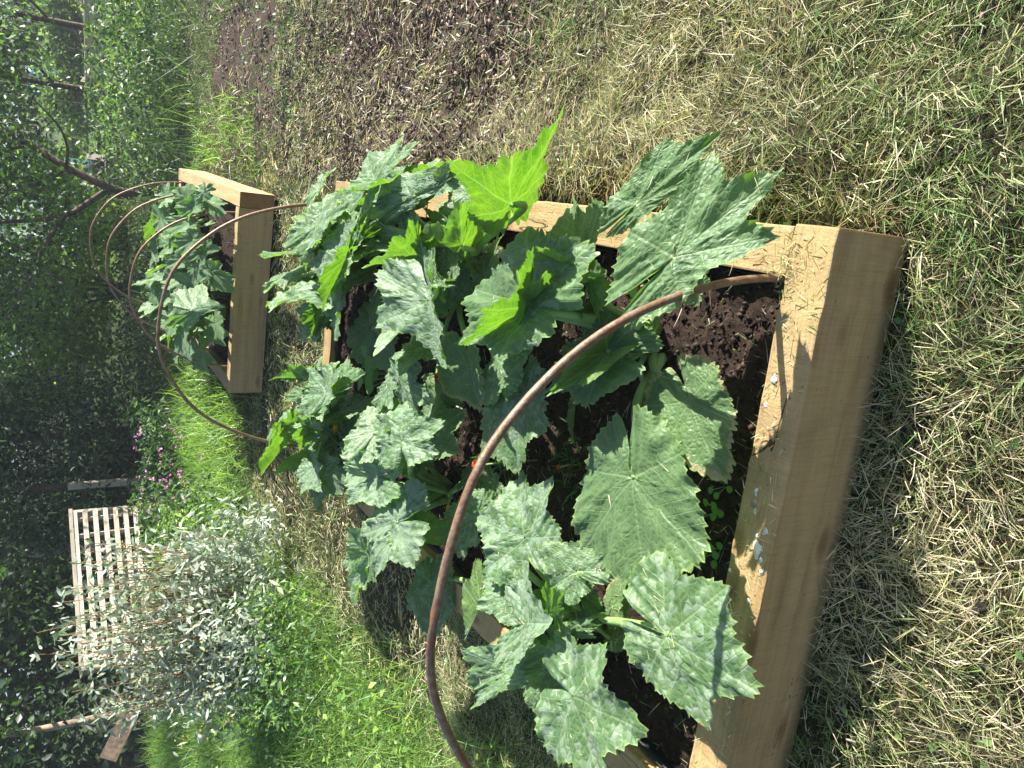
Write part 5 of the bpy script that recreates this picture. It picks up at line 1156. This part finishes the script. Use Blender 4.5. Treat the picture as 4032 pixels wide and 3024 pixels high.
# silver shrub
sv_ = empty('silver_shrub', tuple(bg(1385, 5.35))); tag(sv_, 'silvery grey leaved shrub with upright orange twigs on the left', 'shrub')
O = np.array(sv_.location); specs = []; LP_ = []; LD = []
for k in range(150):
    a = rng.random() * 6.28; e = rng.random() ** .6
    topz = (.60 + .80 * rng.random()) * (1.08 - .32 * e); base = np.array([math.cos(a) * .12, math.sin(a) * .12, 0])
    tip = np.array([math.cos(a) * e * .62, math.sin(a) * e * .48, topz])
    mid = (base + tip) / 2 + np.array([math.cos(a) * .08, math.sin(a) * .08, -.05])
    P = spline([base, mid, tip], 8); specs.append((P, np.linspace(.007, .0022, len(P))))
    m_ = 52; q = rng.integers(3, len(P), m_); LP_.append(P[q] + rng.normal(size=(m_, 3)) * .02)
    dd = rng.normal(size=(m_, 3)) * .8 + np.array([0, 0, .5]); LD.append(dd)
tubes('twigs', specs, TWIG, sv_, 4)
LP_ = np.concatenate(LP_); LD = np.concatenate(LD); n = len(LP_)
o = blades('foliage', LP_, LD, .040 + .035 * rng.random(n), np.full(n, .017), mixcol(n, [(0.36, 0.42, 0.33), (0.28, 0.35, 0.25), (.45, .50, .40), (.22, .30, .17)]), SILVER, bend=.25, seg=3, widest=1.0, parent=sv_)
tag(o, kind='stuff')
# lower, wider skirt of the same shrub
P = clusters(4200, bg(1390, 5.0, .36) - O, (.78, .42, .34), 60, .08, .3); P = P[P[:, 2] > .03]; n = len(P)
o = blades('foliage', P, rng.normal(size=(n, 3)) + np.array([0, 0, .4]), .035 + .035 * rng.random(n), np.full(n, .016), mixcol(n, [(0.33, 0.39, 0.30), (0.26, 0.33, 0.22), (.40, .46, .36)]), SILVER, bend=.25, seg=3, widest=1.0, parent=sv_)
tag(o, kind='stuff')

# timber lattice crate (pallet wood) standing behind the shrub
def plank(parent, a, b, wdt, thk, mat, name='slat'):
    a = np.array(a, float); b = np.array(b, float); d = b - a; L_ = np.linalg.norm(d)
    o = bevel_box(name, L_, thk, wdt, mat, parent, (0, 0, 0), 0, bev=.002, seg=1)
    X_ = Vector(d / L_); Z_ = Vector((0, 0, 1)) if abs(d[2] / L_) < .9 else Vector((1, 0, 0)); Y_ = Z_.cross(X_).normalized(); Z_ = X_.cross(Y_)
    m = Matrix((X_, Y_, Z_)).transposed().to_4x4(); m.translation = Vector((a + b) / 2) - Z_ * wdt / 2
    o.matrix_local = m; return o
O = bg(1275, 7.2); lc = empty('pallet_compost_bin', tuple(O)); tag(lc, 'weathered pallet timber compost bin with open lattice side behind the silver shrub', 'compost bin')
def wp(y, D, z): return bg(y, D, z) - O
def pz_(y): return 8.0 - (y - 1098) / 357.0 * 1.4
for k in range(7):
    z = 1.045 - k * .072
    plank(lc, wp(1098, pz_(1098), z - .010 * k), wp(1455, pz_(1455), z + .015), .040, .018, PALE, 'slat')
for k in range(10):
    y = 1114 + k * 36
    plank(lc, wp(y, pz_(y) + (-.024 if k % 2 else .026), .50), wp(y + 4, pz_(y) + (-.022 if k % 2 else .028), 1.04), .034, .016, PALE, 'batten')
plank(lc, wp(1095, 8.02, 1.075), wp(1460, 6.60, 1.085), .030, .05, WOODGREY, 'top_rail')
for y, D in ((1104, 8.08), (1452, 6.68), (1040, 8.5), (1400, 7.4)): plank(lc, wp(y, D, 0), wp(y, D, 1.07), .06, .06, WOODGREY, 'post')
O2 = bg(1150, 9.4); bn = empty('garden_bench', tuple(O2)); tag(bn, 'old wooden bench frame with two posts showing over the compost bin', 'bench')
def wb(y, D, z): return bg(y, D, z) - O2
for y in (1128, 1178): plank(bn, wb(y, 9.4, 0), wb(y, 9.4, 1.42), .07, .06, WOODGREY, 'post'); plank(bn, wb(y, 9.0, 0), wb(y, 9.0, .9), .07, .06, WOODGREY, 'post')
plank(bn, wb(1118, 9.34, 1.32), wb(1190, 9.34, 1.30), .08, .02, WOODGREY, 'back_rail'); plank(bn, wb(1118, 9.34, 1.12), wb(1190, 9.34, 1.10), .08, .02, WOODGREY, 'back_rail')
for k in range(3): plank(bn, wb(1118, 9.05 + .12 * k, .92), wb(1190, 9.05 + .12 * k, .92), .02, .09, WOODGREY, 'seat_slat')
O3 = bg(1600, 7.6); pk = empty('leaning_plank', tuple(O3)); tag(pk, 'long brown plank leaning in the undergrowth at the left edge', 'plank')
plank(pk, bg(1575, 7.6, .66) - O3, bg(1668, 7.4, .86) - O3, .14, .03, BARK, 'board')
plank(pk, bg(1562, 7.66, .0) - O3, bg(1562, 7.64, .60) - O3, .06, .06, WOODGREY, 'post')

# grey sleeper beds further off
def far_bed(y0, y1, D0, D1, h, lab, mat=WOODGREY):
    O = bg((y0 + y1) / 2, D0); r0 = empty('raised_bed', tuple(O)); tag(r0, lab, 'raised bed')
    c = [bg(y0, D0, h - .12) - O, bg(y1, D0, h - .12) - O, bg(y1 + (y1 - y0) * .0, D1, h - .12) - O, bg(y0, D1, h - .12) - O]
    for i_ in range(4):
        for lv in (0, 1):
            a, b = c[i_].copy(), c[(i_ + 1) % 4].copy(); a[2] -= lv * .2; b[2] -= lv * .2
            plank(r0, a, b, .19, .09, mat, 'sleeper')
    V = np.array(c) + np.array([0, 0, .02]); obj_from('soil', V, np.array([[0, 1, 2, 3]]), SOIL, r0)
    return r0
far_bed(128, -90, 15.5, 19, .42, 'grey sleeper bed with bare soil under the bean canes, far right')
far_bed(362, 300, 12.6, 16, .38, 'old grey sleeper bed beside the greenhouse corner')
far_bed(215, 150, 21, 24, .35, 'small timber edged bed at the end of the lawn')

# bean canes and pea plants
O = bg(100, 17); cn = empty('bean_row', tuple(O)); tag(cn, 'row of bamboo canes carrying bright green beans on the right', 'bean row')
for k in range(16):
    y = 262 - k * 20; D = 16.8 + .5 * (k % 2)
    plank(cn, bg(y, D, .3) - O, bg(y + rng.uniform(-8, 8), D + .1, 1.75 + .2 * rng.random()) - O, .014, .014, CANE, 'cane')
P = np.concatenate([clusters(420, bg(235 - k * 22, 17, .62) - O, (.22, .3, .38), 8, .1, .2) for k in range(14)])
tag(cards('foliage', P, .085 * (.6 + .8 * rng.random(len(P))), mixcol(len(P), [(0.12, 0.22, 0.05), (0.17, 0.27, 0.07), (.07, .14, .04)]), LEAFC, aspect=.7, parent=cn, points=4), kind='stuff')
for k, (y, D, z0, z1) in enumerate([(393, 11.2, .1, 1.15), (408, 11.3, .1, 1.25), (416, 11.1, .1, .95)]):
    O = bg(y, D); o = plank(None, bg(y, D, z0 - .1), bg(y - 6, D, z1), .02, .02, CANE, 'bamboo_cane')
    tag(o, ['pale cane right of the cold frame', 'tallest pale cane beside the cold frame', 'shortest pale cane nearest the cold frame'][k], 'cane', 'pale canes by the cold frame')

# greenhouse
O = bg(330, 15.5); gh = empty('greenhouse', tuple(O)); tag(gh, 'small greenhouse with turquoise and white frame behind the apple tree', 'greenhouse')
TQ = simple('turquoise_paint', (0.16, 0.42, 0.36), .5); WH = simple('white_paint', (.68, .70, .68), .5)
def glass():
    m, nt, p, o = mat_new('greenhouse_glass')
    p.inputs['Base Color'].default_value = (.55, .66, .64, 1); p.inputs['Roughness'].default_value = .12; p.inputs['Alpha'].default_value = .55
    return m
GL = glass()
ys = [312, 372, 432, 492]
for y in ys:
    for D in (15.5, 17.3): plank(gh, bg(y, D, .25) - O, bg(y, D, 2.0) - O, .05, .05, TQ if y in (312,) else WH, 'post')
plank(gh, bg(316, 15.44, .2) - O, bg(316, 15.44, 2.0) - O, .03, .03, WH, 'post')
for z in (.25, .9, 2.0):
    for D in (15.5, 17.3): plank(gh, bg(312, D, z) - O, bg(492, D, z) - O, .05, .04, TQ, 'rail')
    for y in (312, 492): plank(gh, bg(y, 15.5, z) - O, bg(y, 17.3, z) - O, .05, .04, TQ, 'rail')
def quad(name, pts, mat, parent, th=.006):
    P = np.array(pts, float); n_ = np.cross(P[1] - P[0], P[3] - P[0]); n_ /= np.linalg.norm(n_)
    V = np.vstack([P, P + n_ * th]); F = np.array([[0, 3, 2, 1], [4, 5, 6, 7], [0, 1, 5, 4], [1, 2, 6, 5], [2, 3, 7, 6], [3, 0, 4, 7]])
    return obj_from(name, V, F, mat, parent)
for a, b in zip(ys[:-1], ys[1:]):
    for z0, z1 in ((.3, .88), (.94, 1.97)):
        quad('pane', [bg(a - 2, 15.5, z0) - O, bg(b + 2, 15.5, z0) - O, bg(b + 2, 15.5, z1) - O, bg(a - 2, 15.5, z1) - O], GL, gh)
quad('pane', [bg(312, 15.55, .3) - O, bg(312, 17.25, .3) - O, bg(312, 17.25, 1.97) - O, bg(312, 15.55, 1.97) - O], GL, gh)
mid = (bg(312, 16.4, 2.5) - O, bg(492, 16.4, 2.5) - O)
quad('pane', [bg(312, 15.5, 2.04) - O, bg(492, 15.5, 2.04) - O, mid[1], mid[0]], GL, gh); quad('pane', [mid[0], mid[1], bg(492, 17.3, 2.04) - O, bg(312, 17.3, 2.04) - O], GL, gh)
plank(gh, mid[0], mid[1], .05, .05, TQ, 'ridge')

# cold frame
O = bg(462, 12.6); cf = empty('cold_frame', tuple(O)); tag(cf, 'low black framed cold frame with pale panes behind the second bed', 'cold frame')
BK = simple('black_stained_timber', (.012, .012, .013), .6)
quad('side', [bg(422, 12.6, 0) - O, bg(505, 12.6, 0) - O, bg(505, 12.6, .55) - O, bg(422, 12.6, .55) - O], BK, cf, .03)
quad('side', [bg(422, 13.3, 0) - O, bg(505, 13.3, 0) - O, bg(505, 13.3, .85) - O, bg(422, 13.3, .85) - O], BK, cf, .03)
for y in (422, 463, 505):
    plank(cf, bg(y, 12.6, .55) - O, bg(y, 13.3, 1.0) - O, .04, .05, BK, 'frame_bar')
    plank(cf, bg(y, 12.62, .0) - O, bg(y, 12.62, 1.0) - O, .05, .05, BK, 'post')
for z in (.56, .98): plank(cf, bg(422, 12.6, z) - O, bg(505, 12.6, z) - O, .04, .05, BK, 'rail')
for a, b in ((424, 461), (465, 503)): quad('pane', [bg(a, 12.6, .62) - O, bg(b, 12.6, .62) - O, bg(b, 12.6, .94) - O, bg(a, 12.6, .94) - O], simple('milky_pane', (.42, .50, .50), .3), cf)

# blue water barrel
O = bg(150, 20); br = empty('water_barrel', tuple(O)); tag(br, 'blue plastic water barrel among the canes on the far right', 'barrel')
zz = np.linspace(0, 1.0, 12); rr_ = .27 + .035 * np.sin(zz * np.pi) - .02 * (np.arange(12) % 4 == 0)
V, F = tube_arrays(np.stack([np.zeros(12), np.zeros(12), zz + .2], -1), rr_, 20); obj_from('body', V, F, simple('blue_plastic', (.02, .08, .22), .4), br, smooth=True)
V, F = tube_arrays(np.array([[0, 0, 1.2], [0, 0, 1.24]]), [.28, .27], 20); obj_from('lid', V, F, simple('dark_lid', (.02, .03, .05), .5), br)

# ------------------------------------------------------------------ thin volume added to veil the background, standing in for lens flare
bm = bmesh.new(); bmesh.ops.create_cube(bm, size=1)
me = bpy.data.meshes.new('flare_veil'); bm.to_mesh(me); bm.free()
hz_ = bpy.data.objects.new('flare_veil', me); col.objects.link(hz_)
hz_.scale = (1900, 1900, 25); hz_.location = (0, 0, 11)
hm = bpy.data.materials.new('flare_veil'); hm.use_nodes = True; hn = hm.node_tree.nodes
hn.remove(hn['Principled BSDF'])
pv = hn.new('ShaderNodeVolumePrincipled'); pv.inputs['Color'].default_value = (.80, .88, 1, 1); pv.inputs['Density'].default_value = .0022; pv.inputs['Anisotropy'].default_value = .3
hm.node_tree.links.new(pv.outputs[0], hn['Material Output'].inputs['Volume'])
me.materials.append(hm); tag(hz_, kind='stuff')
